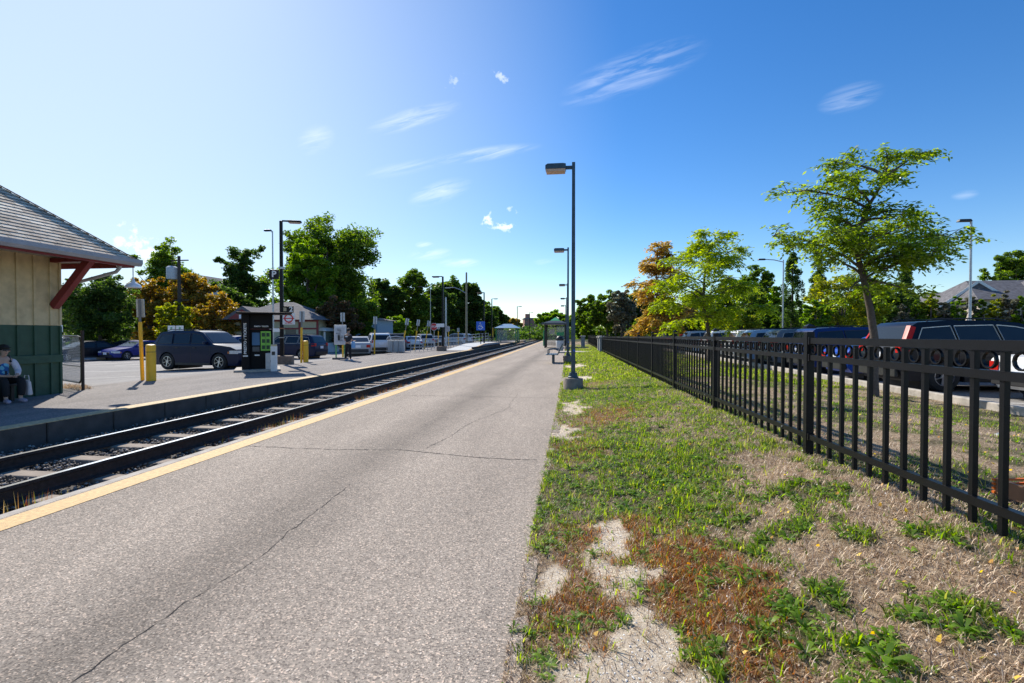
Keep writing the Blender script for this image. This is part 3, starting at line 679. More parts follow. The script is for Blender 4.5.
def shelter():
    s = thing('glass_shelter', 'dark framed glass shelter with green topped roof on the near platform', 'shelter', (-1.3 + float(sh(52)), 50.5, 0))
    w, d, h = 1.05, 2.2, 2.45
    for x in (-w, w):
        for y in (0, d * .5, d, d * 1.5): MB().box((x, y, h / 2), (.11, .11, h)).build('post', M_DK, s, bevel=.01)
    for (x0, y0, x1, y1) in ((-w, d * 1.5, w, d * 1.5), (w, 0, w, d * .5), (w, d * .5, w, d), (w, d, w, d * 1.5), (-w, 0, -w, d * .5), (-w, d, -w, d * 1.5), (.1, 0, w, 0)):
        cx, cy = (x0 + x1) / 2, (y0 + y1) / 2; dx, dy = abs(x1 - x0) - .12, abs(y1 - y0) - .12
        f = MB().box((cx, cy, 1.25), (max(dx, .02), max(dy, .02), 1.95)).build('glass_panel', M_GLASS, s)
        MB().box((cx, cy, .23), (max(dx, .05), max(dy, .05), .06)).box((cx, cy, 2.25), (max(dx, .05), max(dy, .05), .06)).box((cx, cy, 1.2), (max(dx, .04), max(dy, .04), .05)).build('frame', M_DK, f)
    MB().box((0, d * .75, h + .08), (2.75, 3.9, .2)).build('fascia', mat('grey_fascia', (.08, .09, .10), .4), s, bevel=.02)
    r = MB(); e = h + .18
    r.add([(-1.2, -.2, e), (1.2, -.2, e), (1.2, 3.5, e), (-1.2, 3.5, e), (-.35, .9, e + .28), (.35, .9, e + .28), (.35, 2.4, e + .28), (-.35, 2.4, e + .28)], [(0, 1, 5, 4), (1, 2, 6, 5), (2, 3, 7, 6), (3, 0, 4, 7), (4, 5, 6, 7)]); r.build('roof', M_DK, s)
    l = MB(); l.add([(-.55, .6, e + .22), (.55, .6, e + .22), (.55, 2.6, e + .22), (-.55, 2.6, e + .22), (0, 1.6, e + .62)], [(0, 1, 4), (1, 2, 4), (2, 3, 4), (3, 0, 4)]); l.build('skylight', M_GREEN, s)
    MB().box((-w - .12, .3, 1.0), (.12, .7, 1.6)).build('side_board', M_GREEN, s, bevel=.02)
    MB().box((.55, -.06, 1.45), (.75, .03, .35)).build('green_band', M_GREEN, s)
    MB().box((-.45, 3.2, 1.7), (.55, .03, .5)).build('notice', M_WHITE, s)
    MB().box((0, 2.9, .45), (1.8, .4, .05)).build('bench_seat', M_DK, s)
shelter()
def bin_(x, y, label):
    t = thing('waste_bin', label, 'waste bin', (x, y, 0))
    MB().lathe([(0, 0), (.27, 0), (.3, .05), (.33, .85), (.30, .9), (0, .9)], 20).build('body', mat('speckled_white_bin', (.6, .6, .58), .6, 0, .35, 25), t, smooth=True)
    MB().lathe([(.32, .9), (.34, .95), (.30, 1.12), (.2, 1.25), (0, 1.32)], 20).build('lid', mat('black_plastic', (.02, .02, .02), .5), t, smooth=True)
bin_(-.75 + float(sh(42)), 42.0, 'white round waste bin with a black domed lid near the glass shelter')

# ------------------------------------------------------------------ station building at the left
M_CREAM = mat('cream_boards', (.60, .48, .28), .75, 0, .16, 5, .3, 50)
M_DGREEN = mat('dark_green_boards', (.035, .085, .05), .6, 0, .15, 6, .25, 50)
M_MAROON = mat('maroon_timber', (.20, .018, .02), .5, 0, .15, 8)
def shingles():
    m = bpy.data.materials.new('asphalt_shingles'); nt, N, L, B = nodes_of(m); B.inputs['Roughness'].default_value = .92; B.inputs['Specular IOR Level'].default_value = .2
    uv = N.new('ShaderNodeUVMap'); uv.uv_map = 'UVMap'
    br = N.new('ShaderNodeTexBrick'); br.inputs['Scale'].default_value = 1; br.inputs['Brick Width'].default_value = .30; br.inputs['Row Height'].default_value = .14
    br.inputs['Mortar Size'].default_value = .006; br.inputs['Color1'].default_value = (.86, .73, .58, 1); br.inputs['Color2'].default_value = (.50, .40, .31, 1); br.inputs['Mortar'].default_value = (.06, .055, .05, 1); br.offset = .37
    L.new(uv.outputs[0], br.inputs['Vector'])
    n = N.new('ShaderNodeTexNoise'); n.inputs['Scale'].default_value = 1.3; n.inputs['Detail'].default_value = 6; L.new(uv.outputs[0], n.inputs['Vector'])
    r = N.new('ShaderNodeValToRGB'); r.color_ramp.elements[0].position = .32; r.color_ramp.elements[1].position = .68; r.color_ramp.elements[0].color = (.62, .58, .56, 1); r.color_ramp.elements[1].color = (1.25, 1.25, 1.22, 1); L.new(n.outputs['Fac'], r.inputs[0])
    x = N.new('ShaderNodeMixRGB'); x.blend_type = 'MULTIPLY'; x.inputs[0].default_value = 1; L.new(br.outputs[0], x.inputs[1]); L.new(r.outputs[0], x.inputs[2]); L.new(x.outputs[0], B.inputs['Base Color'])
    n3 = N.new('ShaderNodeTexNoise'); n3.inputs['Scale'].default_value = 60; L.new(uv.outputs[0], n3.inputs['Vector'])
    b = N.new('ShaderNodeBump'); b.inputs['Strength'].default_value = .5; b.inputs['Distance'].default_value = .01; L.new(n3.outputs['Fac'], b.inputs['Height']); L.new(b.outputs[0], B.inputs['Normal'])
    MATS['shingle'] = m; return m
M_SHING = shingles()
def roof_plane(bm, uvl, p0, p1, q0, q1, rows, lift=.012):
    """eave edge p0-p1, upper edge q0-q1 (both ends may slant in); overlapping courses"""
    p0, p1, q0, q1 = map(Vector, (p0, p1, q0, q1)); nrm = (p1 - p0).cross(q0 - p0).normalized()
    if nrm.z < 0: nrm = -nrm
    ex = (p1 - p0).normalized(); up = (q0 - p0) - ex * (q0 - p0).dot(ex); Ls = up.length; upn = up / Ls
    for i in range(rows):
        a, c = i / rows, (i + 1) / rows
        A = p0.lerp(q0, a) + nrm * lift; Bq = p1.lerp(q1, a) + nrm * lift; Cq = p1.lerp(q1, c); D = p0.lerp(q0, c); A0 = p0.lerp(q0, a) - nrm * .002; B0 = p1.lerp(q1, a) - nrm * .002
        for quad in ((A, Bq, Cq, D), (A0, B0, Bq, A)):
            vs = [bm.verts.new(v) for v in quad]
            try: f = bm.faces.new(vs)
            except ValueError: continue
            for l in f.loops:
                d = l.vert.co - p0; l[uvl].uv = (d.dot(ex), d.dot(upn) + (0 if quad[0] is A else 0))
            if quad[0] is A:
                for l, yy in zip(f.loops, (i * .14 + .005, i * .14 + .005, (i + 1) * .14 - .001, (i + 1) * .14 - .001)): l[uvl].uv = (l[uvl].uv[0], yy)
def station():
    s = thing('station_building', 'old station building with cream and dark green boards and a steep shingled roof', 'building', (-12.8, 10.64, 0))
    ox, oy = -12.8, 10.64
    x1, y1 = ox, oy; x0, y0 = -19.0, -8.0; zt = 3.52
    def P(x, y, z): return (x - ox, y - oy, z)
    # walls: upper cream, lower green
    def wallpair(name, za, zb, m, inset=0.):
        b = MB(); b.box(P(x1 - .06 - inset, (y0 + y1) / 2, (za + zb) / 2), (.12, y1 - y0, zb - za)); b.box(P((x0 + x1) / 2 - .06, y1 - .06 - inset, (za + zb) / 2), (x1 - x0 - .14, .12, zb - za)); b.box(P(x0 + .06, (y0 + y1) / 2, (za + zb) / 2), (.12, y1 - y0 - .26, zb - za)); b.box(P((x0 + x1) / 2 - .06, y0 + .06, (za + zb) / 2), (x1 - x0 - .14, .12, zb - za))
        return b.build(name, m, s)
    up = wallpair('wall', 1.70, zt, M_CREAM); lo = wallpair('wall', -.05, 1.698, M_DGREEN, .004)
    up['label'] = 'cream upper boarding'; lo['label'] = 'dark green lower boarding'
    bu, bl = MB(), MB(); y = y1 - .03
    k = 0
    while y > y0:
        bu.box(P(x1 + .018, y, (1.71 + zt) / 2), (.036, .05, zt - 1.71)); bl.box(P(x1 + .016, y, .84), (.036, .05, 1.68)); y -= .36 if k else .22; k += 1
    for i in range(16): bu.box(P(x1 - .1 - i * .4, y1 + .018, (1.71 + zt) / 2), (.05, .036, zt - 1.71)); bl.box(P(x1 - .1 - i * .4, y1 + .016, .84), (.05, .036, 1.68))
    bu.build('batten', M_CREAM, s); bl.build('batten', M_DGREEN, s)
    MB().box(P(x1 + .028, (y0 + y1) / 2, .88), (.055, y1 - y0, .19)).build('rail_board', M_DGREEN, s, bevel=.006)
    # roof
    ex, ey, ez = -11.5, 11.44, 3.45; wx = -20.3; wy = -9.3; sl = .84; half = (ex - wx) / 2; rx = (ex + wx) / 2; rz = ez + half * sl
    bm = bmesh.new(); uvl = bm.loops.layers.uv.new('UVMap'); rows = int(half * math.hypot(1, sl) / .14)
    roof_plane(bm, uvl, P(ex, wy, ez), P(ex, ey, ez), P(rx, wy + half, rz), P(rx, ey - half, rz), rows)
    roof_plane(bm, uvl, P(ex, ey, ez), P(wx, ey, ez), P(rx, ey - half, rz), P(rx, ey - half, rz), rows)
    roof_plane(bm, uvl, P(wx, ey, ez), P(wx, wy, ez), P(rx, ey - half, rz), P(rx, wy + half, rz), rows)
    roof_plane(bm, uvl, P(wx, wy, ez), P(ex, wy, ez), P(rx, wy + half, rz), P(rx, wy + half, rz), rows)
    me = bpy.data.meshes.new('roof'); bm.to_mesh(me); bm.free(); me.materials.append(M_SHING); ro = bpy.data.objects.new('roof', me); COL.objects.link(ro); ro.parent = s
    c = MB(); a = Vector(P(ex, ey, ez + .03)); d = Vector(P(rx, ey - half, rz + .03)); n = 40
    for i in range(n):
        p, q = a.lerp(d, i / n), a.lerp(d, (i + 1.02) / n); p.z -= .004; c.bar(p, q, .16, .012)
    c.build('hip_cap', mat('hip_shingle', (.26, .23, .21), .92, 0, .3, 3), ro)
    # soffit, fascia, gutter
    MB().box(P((ex + wx) / 2, (ey + wy) / 2, ez - .06), (ex - wx - .08, ey - wy - .08, .03)).build('soffit', mat('soffit_white', (.35, .32, .28), .8), s)
    b = MB(); b.box(P(ex - .03, (ey + wy) / 2, ez - .12), (.04, ey - wy, .2)); b.box(P((ex + wx) / 2, ey - .03, ez - .12), (ex - wx - .1, .04, .2)); b.build('fascia', M_MAROON, s)
    b = MB(); pr = [(-.01, -.17), (.075, -.17), (.12, -.10), (.12, -.0), (.105, -.0), (.105, -.09), (.065, -.155), (-.01, -.155)]
    b.prism([(ex - ox + p, ez + q) for p, q in pr], wy - oy, ey - oy + .12, 'Y'); b.prism([(ey - oy + p, ez + q) for p, q in pr], ex - ox - .01, wx - ox, 'X')
    b.build('gutter', mat('grey_gutter', (.36, .36, .39), .5, .1, .1, 4), s)
    b = MB(); b.tube([P(ex - .05, ey - .35, ez - .12), P(ex - .1, ey - .35, ez - .27), P(ex - .25, ey - .30, ez - .36), P(x1 - .1, y1 + .2, 2.72), P(x1 - .9, y1 + .16, 2.55)], .045, 8)
    b.build('downspout', mat('light_grey_pipe', (.42, .42, .42), .5), s, smooth=True)
    # brackets
    for i, yb in enumerate((10.44, 6.8, 3.2, -.4)):
        b = MB(); b.bar(P(x1 + .05, yb, 2.16), P(ex - .18, yb, ez - .10), .15, .17); b.bar(P(x1 + .0, yb, ez - .15), P(ex - .2, yb, ez - .15), .14, .1)
        b.build('bracket', M_MAROON, s, bevel=.008)
    
    return s
station()
def gooseneck():
    t = thing('gooseneck_lamp', 'white enamel barn lamp hanging from the station eave corner', 'lamp', (-11.64, 11.52, 2.86))
    MB().lathe([(.02, .12), (.035, .10), (.05, .03), (.10, -.01), (.19, -.05), (.235, -.10), (.24, -.135), (.225, -.135), (.18, -.07), (.09, -.03), (0, -.02)], 28).build('lamp_shade', mat('white_enamel', (.85, .86, .9), .3), t, smooth=True)
    MB().lathe([(0, -.11), (.03, -.1), (.045, -.06), (.03, -.02), (0, -.01)], 14).build('bulb', M_WHITE, t, smooth=True)
    MB().tube([(-.35, -.28, .42), (-.36, -.2, .34), (-.28, -.08, .56), (-.12, 0, .66), (-.02, 0, .58), (0, 0, .42), (0, 0, .08)], .016, 8).build('arm', M_WHITE, t, smooth=True)
    t.scale = (.78, .78, 1.05)
gooseneck()
def gate():
    t = thing('chain_link_gate', 'small black tube gate with chain link mesh beside the station corner', 'gate', (-12.93, 11.28, 0))
    MB().tube([(0, 0, 0), (0, 0, 1.58)], .035, 10).build('post', mat('rusty_black_tube', (.035, .018, .015), .6, 0, .5, 5), t, smooth=True)
    MB().tube([(-1.95, .95, .0), (-1.95, .95, 1.35)], .03, 10).build('post', MATS['rusty_black_tube'], t, smooth=True)
    d = Vector((-.9, .44, 0)); n = d.normalized()
    def Q(a, z): return tuple(n * a + Vector((0, 0, z)))
    MB().tube([Q(.12, .25), Q(.10, .45), Q(.10, 1.25), Q(.2, 1.4), Q(.4, 1.43), Q(1.9, 1.43)], .024, 8).tube([Q(.12, .25), Q(.25, .18), Q(1.9, .18)], .024, 8).tube([Q(.1, .62), Q(1.9, .62)], .016, 6).build('frame', M_BLACK, t, smooth=True)
    b = MB(); w, z0, z1, s = 1.75, .2, 1.4, .09
    for k in range(-14, 21):
        for sg in (1, -1):
            a0 = .12 + k * s; pts = []
            A, B_ = a0, a0 + sg * (z1 - z0)
            # clip to the frame
            def at(z): return a0 + sg * (z - z0)
            zs = [z0, z1]; lo, hi = .12, .12 + w
            for lim in (lo, hi):
                zz = z0 + (lim - a0) * sg
                if z0 < zz < z1: zs.append(zz)
            zs = sorted(zs)
            for p, q in zip(zs[:-1], zs[1:]):
                m = at((p + q) / 2)
                if lo <= m <= hi and q - p > .02: b.bar(Q(at(p), p), Q(at(q), q), .006, .006)
    b.build('wire_mesh', M_GALV, t)
gate()

# ------------------------------------------------------------------ yellow sleeved sign poles and bollards
def sign_pole(label, x, y, h=2.2, lean=0., first=None, z=None):
    t = thing('sign_pole', label, 'sign pole', (x, y, lot_z(x) if z is None else z), group='yellow sleeved sign poles at the lot edge')
    t.rotation_euler = (R(1), R(lean), R(0))
    MB().lathe([(0, 0), (.055, 0), (.055, 1.85), (.05, 1.9), (0, 1.9)], 12).build('sleeve', M_YSLEEVE, t, smooth=True)
    MB().box((0, 0, 1.9 + (h - 1.9) / 2), (.05, .05, h - 1.9)).build('post', mat('dull_grey_post', (.2, .2, .2), .6), t)
    o = MB().box((0, .035, h - .28), (.30, .012, .58)).build('sign_plate', M_SIGNB, t, bevel=.003, seg=1)
    MB().box((0, .0255, h - .12), (.05, .004, .02)).box((0, .0255, h - .45), (.05, .004, .02)).build('clamp', M_GALV, o)
    return t
def bollard(label, x, y):
    t = thing('bollard', label, 'bollard', (x, y, lot_z(x)), group='yellow bollards at the lot edge')
    MB().lathe([(0, 0), (.135, 0), (.135, 1.12), (.125, 1.16), (.07, 1.175), (0, 1.18)], 18).build('sleeve', M_YSLEEVE, t, smooth=True)
    MB().lathe([(.137, .93), (.138, .93), (.138, .945), (.137, .945)], 18).build('band', M_DK, t)
    return t
bollard('yellow bollard left of the dark SUV by the station', -13.3, 13.75)
bollard('yellow bollard beside the dark blue car behind the tall black lamp', -14.25, 24.3)
sign_pole('yellow sleeved sign pole nearest the station, beside a bollard', -13.75, 13.9, 2.62, -1)
for (x, y, l, h, lb) in ((-14.45, 24.2, 1.5, 2.75, 'slightly leaning yellow sleeved sign pole next to the dark blue car'), (-15.0, 30.0, 0, 2.95, 'yellow sleeved sign pole behind the standing person'),
                   (-15.25, 35.6, 2, 2.9, 'yellow sleeved sign pole left of the metal recycling cage'), (-14.9, 40.6, 11, 2.95, 'most tilted yellow sign pole standing behind the recycling cage'),
                   (-15.1, 44.5, 9, 2.95, 'tilted yellow sign pole at the left of the grey railing'), (-15.2, 48, 10, 2.95, 'tilted yellow sign pole over the middle of the grey railing'), (-15.6, 54.5, 1, 2.7, 'yellow sign pole left of the white van end'), (-15.8, 60, 0, 2.5, 'yellow sign pole near the accessible platform'),
                   (-16.0, 66, 0, 2.4, 'yellow sign pole beyond the accessible platform')):
    sign_pole(lb, x, y, h, l)

# ------------------------------------------------------------------ ticket kiosk and its neighbours
def kiosk():
    t = thing('ticket_kiosk', 'black ticket kiosk with green poster and vertical white lettering', 'ticket kiosk', (-12.84, 17.35, 0), R(34)); t.scale = (.86, 1, 1)
    # local: front face is -y, width x 0..1.15
    w, d, h = 1.28, .95, 2.2
    K = mat('kiosk_black', (.006, .005, .006), .6, spec=.2)
    MB().box((w / 2, .75, .04), (1.9, 2.0, .09)).build('plinth', M_CONC, t, bevel=.01)
    b = MB(); b.box((.16, d / 2, h / 2 + .06), (.32, d, h)); b.box((w / 2 + .16, d / 2 + .12, .5), (w - .33, d - .25, .86)); b.box((w / 2 + .16, d / 2 + .15, 1.3), (w - .33, d - .3, .74)); b.box((w / 2 + .16, d / 2 + .08, 1.98), (w - .33, d - .16, .58)); b.box((w - .03, d / 2 + .12, 1.2), (.05, d - .28, 2.0))
    b.build('cabinet', K, t, bevel=.01)
    MB().box((.95, .35, h + .10), (2.25, 1.5, .06)).build('canopy', K, t, bevel=.01)
    text('lettering', 'PRESTO / TICKETS', .15, M_WHITE, t, (.15, -.004, 1.3), (R(90), R(-90), 0), bold=.004)
    text('lettering', 'PRESTO  TICKETS', .075, M_WHITE, t, (.80, .07, 1.78), (R(90), 0, 0), bold=.002)
    MB().box((.57, .235, 1.28), (.32, .04, .52), rot=(R(-12), 0, 0)).build('screen', glassmat('screen_glass', (.10, .17, .26), .12), t, bevel=.008)
    MB().box((.57, .235, .88), (.3, .05, .2)).build('keypad', mat('grey_keypad', (.1, .1, .1), .5), t, bevel=.01)
    p = MB().box((.98, .20, 1.2), (.42, .03, .78)).build('green_poster', mat('lime_poster', (.22, .55, .06), .5), t)
    q = MB()
    for cx in (.885, 1.075):
        for k in range(3): q.box((cx, .182, .95 + k * .25), (.13, .006, .15))
    q.box((.98, .182, 1.2), (.012, .006, .76)); q.build('poster_panel', mat('poster_dark', (.02, .06, .02), .5), p)
    text('lettering', 'GO', .1, mat('poster_dark2', (.02, .05, .02), .5), p, (.885, .178, 1.44), bold=.003)
    for (x, z) in ((.15, .62), (.62, .64)): MB().box((x, -.006 if x < .3 else .10, z), (.2, .012, .05)).build('small_label', M_WHITE, t)
    return t
kiosk()
def fare_post():
    t = thing('card_reader_post', 'white card reader post in front of the black kiosk', 'card reader', (-11.75, 17.75, 0), R(20))
    MB().box((0, 0, .5), (.22, .16, 1.0)).build('post', M_WHITE, t, bevel=.02)
    MB().box((0, 0, 1.03), (.2, .15, .08)).build('cap', mat('cream_cap', (.6, .5, .3), .5), t, bevel=.01)
    MB().box((0, -.085, .72), (.12, .01, .14)).build('reader', M_DK, t)
    t2 = thing('utility_cabinet', 'low white cabinet panel between kiosk and card reader', 'cabinet', (-12.1, 18.0, 0), R(20))
    MB().box((0, 0, .36), (.24, .3, .72)).build('body', mat('offwhite_panel', (.6, .6, .58), .5), t2, bevel=.015)
    MB().box((.07, -.155, .4), (.02, .012, .09)).build('handle', M_DK, t2)
fare_post()
def black_pole(label, x, y, h, signs):
    t = thing('black_lamp_post', label, 'lamp post', (x, y, 0), group='black lamps on the far platform')
    MB().box((0.12, 0, .2), (.75, .62, .42)).build('concrete_base', mat('brown_concrete', (.22, .16, .12), .9, 0, .2), t, bevel=.03)
    MB().box((0, 0, h / 2 + .2), (.17, .17, h - .4), taper=.8).build('pole', M_BLACK, t, bevel=.01)
    MB().box((.35, 0, h), (.6, .07, .07)).build('arm', M_BLACK, t)
    a = MB().box((.62, 0, h - .01), (.62, .28, .09)).build('lamp_head', M_BLACK, t, bevel=.02); MB().box((.62, 0, h - .075), (.5, .22, .04)).build('lens', mat('amber_prismatic_lens', (.55, .36, .26), .3), a)
    return t
def ring(b, r0, r1, c, y, n=28, y1=None):
    vs = []
    for j in range(n):
        a = 2 * math.pi * j / n
        for rr in (r0, r1): vs.append((c[0] + rr * math.cos(a), y, c[1] + rr * math.sin(a)))
    b.add(vs, [(2 * j, 2 * j + 1, 2 * ((j + 1) % n) + 1, 2 * ((j + 1) % n)) for j in range(n)]); return b
bp = black_pole('tallest black lamp on the far platform, right behind the kiosk', -14.2, 22.1, 7.0, 1)
bp.rotation_euler = (0, 0, R(20))
o = MB().box((-.33, -.02, 4.38), (.44, .06, .46)).build('parking_sign', M_BLACK, bp, bevel=.01); text('lettering', 'P', .42, M_WHITE, o, (-.33, -.053, 4.38), bold=.012)
MB().box((.02, 0, 4.7), (.26, .24, .1)).build('clamp', M_GALV, bp)
o = MB().box((.34, -.1, 2.22), (.56, .03, .56)).build('warning_sign', M_WHITE, bp, bevel=.005); r_ = MB(); ring(r_, .15, .21, (.34, 2.24), -.118); r_.box((.34, -.1175, 2.24), (.5, .003, .05)); r_.build('symbol', M_RED, o)
text('lettering', 'NO ENTRY', .07, M_RED, o, (.34, -.118, 2.0), bold=.002)
o = MB().box((.30, -.05, 2.68), (.5, .04, .32)).build('platform_number_sign', M_BLACK, bp, bevel=.005); text('lettering', '2', .34, M_WHITE, o, (.44, -.073, 2.68), bold=.01); MB().box((.16, -.073, 2.68), (.14, .004, .18)).build('symbol', mat('dull_yellow', (.4, .33, .2), .5), o)
MB().box((0, 0, 1.75), (.2, .2, .05)).build('band', mat('copper_band', (.35, .15, .06), .5), bp); MB().box((0, 0, 1.3), (.2, .2, .04)).build('band', M_GALV, bp)

def thin_lamp(label, x, y, h, arm=-1, al=.5, z=0, r=.06, m=None, group='grey parking lot lamps'):
    t = thing('lot_lamp', label, 'lamp post', (x, y, z), group=group); m = m or M_GALV
    MB().tube([(0, 0, 0), (0, 0, h)], [r, r * .6], 10).build('pole', m, t, smooth=True)
    MB().tube([(0, 0, h - .15), (arm * al * .5, 0, h), (arm * al, 0, h + .05)], .03, 6).build('arm', m, t, smooth=True)
    MB().box((arm * (al + .2), 0, h + .05), (.5, .2, .1), taper=.8).build('lamp_head', M_DK, t, bevel=.02)
    MB().box((0, 0, .05), (.3, .3, .1)).build('base_plate', M_CONC, t)
    return t
tl = thin_lamp('slim grey lamp standing just behind the tall black lamp', -18.3, 27.6, 8.0, -1, .1, lot_z(-18.3))
MB().box((.15, -.08, 1.95), (.7, .02, .22)).build('small_sign', M_WHITE, tl); 
thin_lamp('grey lamp with a long arm at the right lot behind the leafy tree', 13.6, 33.8, 6.3, -1, 1.15, .03)
thin_lamp('grey pole lamp rising behind the large right tree', 15.6, 21.4, 5.9, -1, .05, .03)
thin_lamp('grey lot lamp behind the railing on the far left lot', -20, 66, 8.3, -1, 1.4, lot_z(-20))
# lamps farther along the far platform
fl = black_pole('black lamp above the middle of the railing on the far platform', -11.2, 40.6, 6.4, 0)
fl.rotation_euler = (0, 0, math.pi)
o = MB().box((.2, .1, 2.2), (.7, .03, .3)).build('small_sign', M_WHITE, fl); MB().box((-.4, .1, 1.9), (.3, .03, .5)).build('small_sign', mat('grey_sign', (.35, .33, .33), .5), fl)
f2 = again(bp, 'x', (0, 0, 0)); 
for c in list(kids(f2)):
    if c.name.split('.')[0] in ('parking_sign', 'clamp', 'warning_sign', 'platform_number_sign', 'band'):
        for g in kids(c): bpy.data.objects.remove(g)
        bpy.data.objects.remove(c)
f2['label'] = 'black lamp beside the blue wheelchair sign'; f2.location = (-10.1, 54, 0); f2.rotation_euler = (0, 0, math.pi); f2.scale = (.92, .92, .88)
for (x, y, lb, r) in ((-12.6, 68, 'black lamp just right of the wheelchair sign lamp, arm to the right', 0), (-11.3, 88, 'small black lamp behind the far shelter', 0), (-11.2, 112, 'farthest black lamp near the brick apartments', 0)):
    c = again(f2, lb, (x + 1, y, 0), r, .92)
def plain_pole(label, x, y, h, m, r=.1, cat='pole'):
    t = thing('pole', label, cat, (x, y, lot_z(x) if x < 0 else 0)); MB().tube([(0, 0, 0), (0, 0, h)], [r, r * .7], 10).build('shaft', m, t, smooth=True); MB().lathe([(0, h), (r * .8, h), (r * .5, h + .1), (0, h + .12)], 10).build('cap', m, t, smooth=True); return t
plain_pole('short pale grey pole by the dark trees', -13.6, 50.5, 5.3, M_GALV, .12)
pp = plain_pole('tall weathered wooden pole carrying a curved lamp arm', -13.6, 60.5, 9.2, mat('old_wood_pole', (.26, .24, .17), .9, 0, .2, 6), .15)
MB().tube([(0, 0, 6.6), (-.8, 0, 7.1), (-1.6, 0, 7.4), (-2.2, 0, 7.4)], .05, 8).build('lamp_arm', M_GALV, pp, smooth=True)
MB().box((-2.5, 0, 7.35), (.6, .25, .12)).build('lamp_head', M_GALV, pp, bevel=.03)
def utility_pole():
    t = thing('utility_pole', 'dark wooden utility pole with a transformer box above the golden trees', 'utility pole', (-37.5, 42.0, lot_z(-37)))
    W_ = mat('dark_pole_wood', (.06, .05, .045), .9)
    MB().tube([(0, 0, 0), (0, 0, 9.4)], [.2, .13], 10).build('shaft', W_, t, smooth=True)
    MB().lathe([(0, 0), (.45, 0), (.48, .1), (.48, 1.1), (.3, 1.25), (0, 1.25)], 14, (-.75, 0, 7.2)).build('transformer', mat('transformer_grey', (.45, .5, .55), .5), t, smooth=True)
    MB().bar((-.7, .1, 5.2), (.9, .1, 5.2), .1, .1).bar((-.9, .1, 9.0), (.9, .1, 9.0), .1, .1).build('crossarm', W_, t)
utility_pole()

# ------------------------------------------------------------------ info cabinet, cage, railings, accessible ramp, signs
def info_board():
    t = thing('information_board', 'white notice board on green posts beside the standing person', 'notice board', (-13.45, 26.6, 0), R(15))
    t.scale = (.68, 1, 1)
    for x in (-.36, .36): MB().box((x, 0, 1.0), (.09, .09, 2.0)).build('post', mat('light_green_post', (.12, .42, .12), .5), t, bevel=.008)
    b = MB().box((0, -.02, 1.42), (.98, .14, 1.15)).build('board', mat('board_white', (.62, .63, .64), .5), t, bevel=.02)
    MB().box((0, -.094, 1.42), (.78, .008, .86)).build('notice', mat('notice_paper', (.5, .52, .55), .5), b)
    q = MB(); r2 = random.Random(3)
    for k in range(9): q.box((r2.uniform(-.15, .12), -.1, 1.75 - k * .08), (r2.uniform(.2, .42), .004, .03))
    q.box((-.1, -.1, 1.25), (.18, .005, .3)); q.build('printed_lines', M_DK, b)
    MB().box((0, 0, .05), (1.2, .5, .12)).build('base', M_CDARK, t)
info_board()
def cage():
    t = thing('recycling_cage', 'galvanised caged recycling bins with a curved lid between two tilted yellow poles', 'recycling bins', (-13.9, 36.6, 0), R(10)); t.scale = (.6, 1, .92)
    for x in (-.75, -.02, .7): MB().box((x, .3, .55), (.66, .7, 1.05)).build('bin', mat('pale_bin', (.5, .5, .49), .5), t, bevel=.05)
    b = MB()
    for k in range(13): b.box((-1.15 + k * .19, -.15, .62), (.025, .025, 1.2))
    for z in (.1, 1.2): b.box((0, -.15, z), (2.3, .035, .035))
    b.build('bars', M_GALV, t)
    MB().tube([(-1.15, -.15, 1.1), (-1.0, -.05, 1.32), (0, 0, 1.38), (1.0, -.05, 1.32), (1.15, -.15, 1.1)], .05, 8).build('lid', M_GALV, t, smooth=True)
cage()
def railing(label, p0, p1, n, h=1.05, z0=0, z1=0):
    t = thing('railing', label, 'railing', (p0[0], p0[1], 0), group='grey steel railings on the far platform'); d = Vector((p1[0] - p0[0], p1[1] - p0[1], 0))
    for i in range(n + 1):
        q = d * (i / n); zz = z0 + (z1 - z0) * i / n; MB().tube([(q.x, q.y, zz), (q.x, q.y, zz + h)], .025, 6).build('upright', M_GALV, t)
    for hh in (h, h * .66, h * .33): MB().tube([(0, 0, z0 + hh), (d.x, d.y, z1 + hh)], .022, 6).build('rail', M_GALV, t)
railing('grey railing nearest the recycling cage', (-12.9, 37.2), (-12.4, 43.4), 7)
railing('grey railing running behind the black mid-platform lamp', (-12.3, 44.2), (-12.0, 52), 8)
railing('long grey railing along the lot side of the accessible ramp', (-13.9, 50), (-13.2, 64), 10)
railing('grey railing on top of the accessible ramp', (-11.9, 54), (-11.4, 64), 6, 1.05, .3, .5)
railing('grey railing between ramp and far shelter', (-13.2, 66), (-13.0, 78), 7)
def ramp():
    t = thing('accessible_ramp', 'raised mini platform with yellow edged ramp beside the track', 'ramp', (-9.9, 42.5, 0))
    poly = [(-.0, .0), (9, .42), (19, .42), (19, -.0)]
    b = MB(); 
    b.add([(-1.6, 0, .01), (.55, 0, .01), (.55, 8, .42), (-1.6, 8, .42), (.4, 19, .42), (-1.7, 19, .42), (-1.6, 0, 0), (.55, 0, 0), (.55, 8, 0), (-1.6, 8, 0), (.4, 19, 0), (-1.7, 19, 0)],
          [(0, 1, 2, 3), (3, 2, 4, 5), (0, 6, 7, 1), (1, 7, 8, 2), (2, 8, 10, 4), (4, 10, 11, 5), (5, 11, 9, 3), (3, 9, 6, 0)])
    b.build('deck', mat('blue_grey_deck', (.45, .47, .48), .8, 0, .15), t)
    b = MB(); b.add([(.38, .1, .02), (.55, .1, .02), (.55, 8, .426), (.38, 8, .426), (.40, 19, .426), (.23, 19, .426)], [(0, 1, 2, 3), (3, 2, 4, 5)]); b.build('yellow_edge', M_YEL, t)
    MB().box((.53, 10, .14), (.08, 17, .2)).build('edge_board', mat('dark_timber', (.05, .03, .025), .8), t)
ramp()
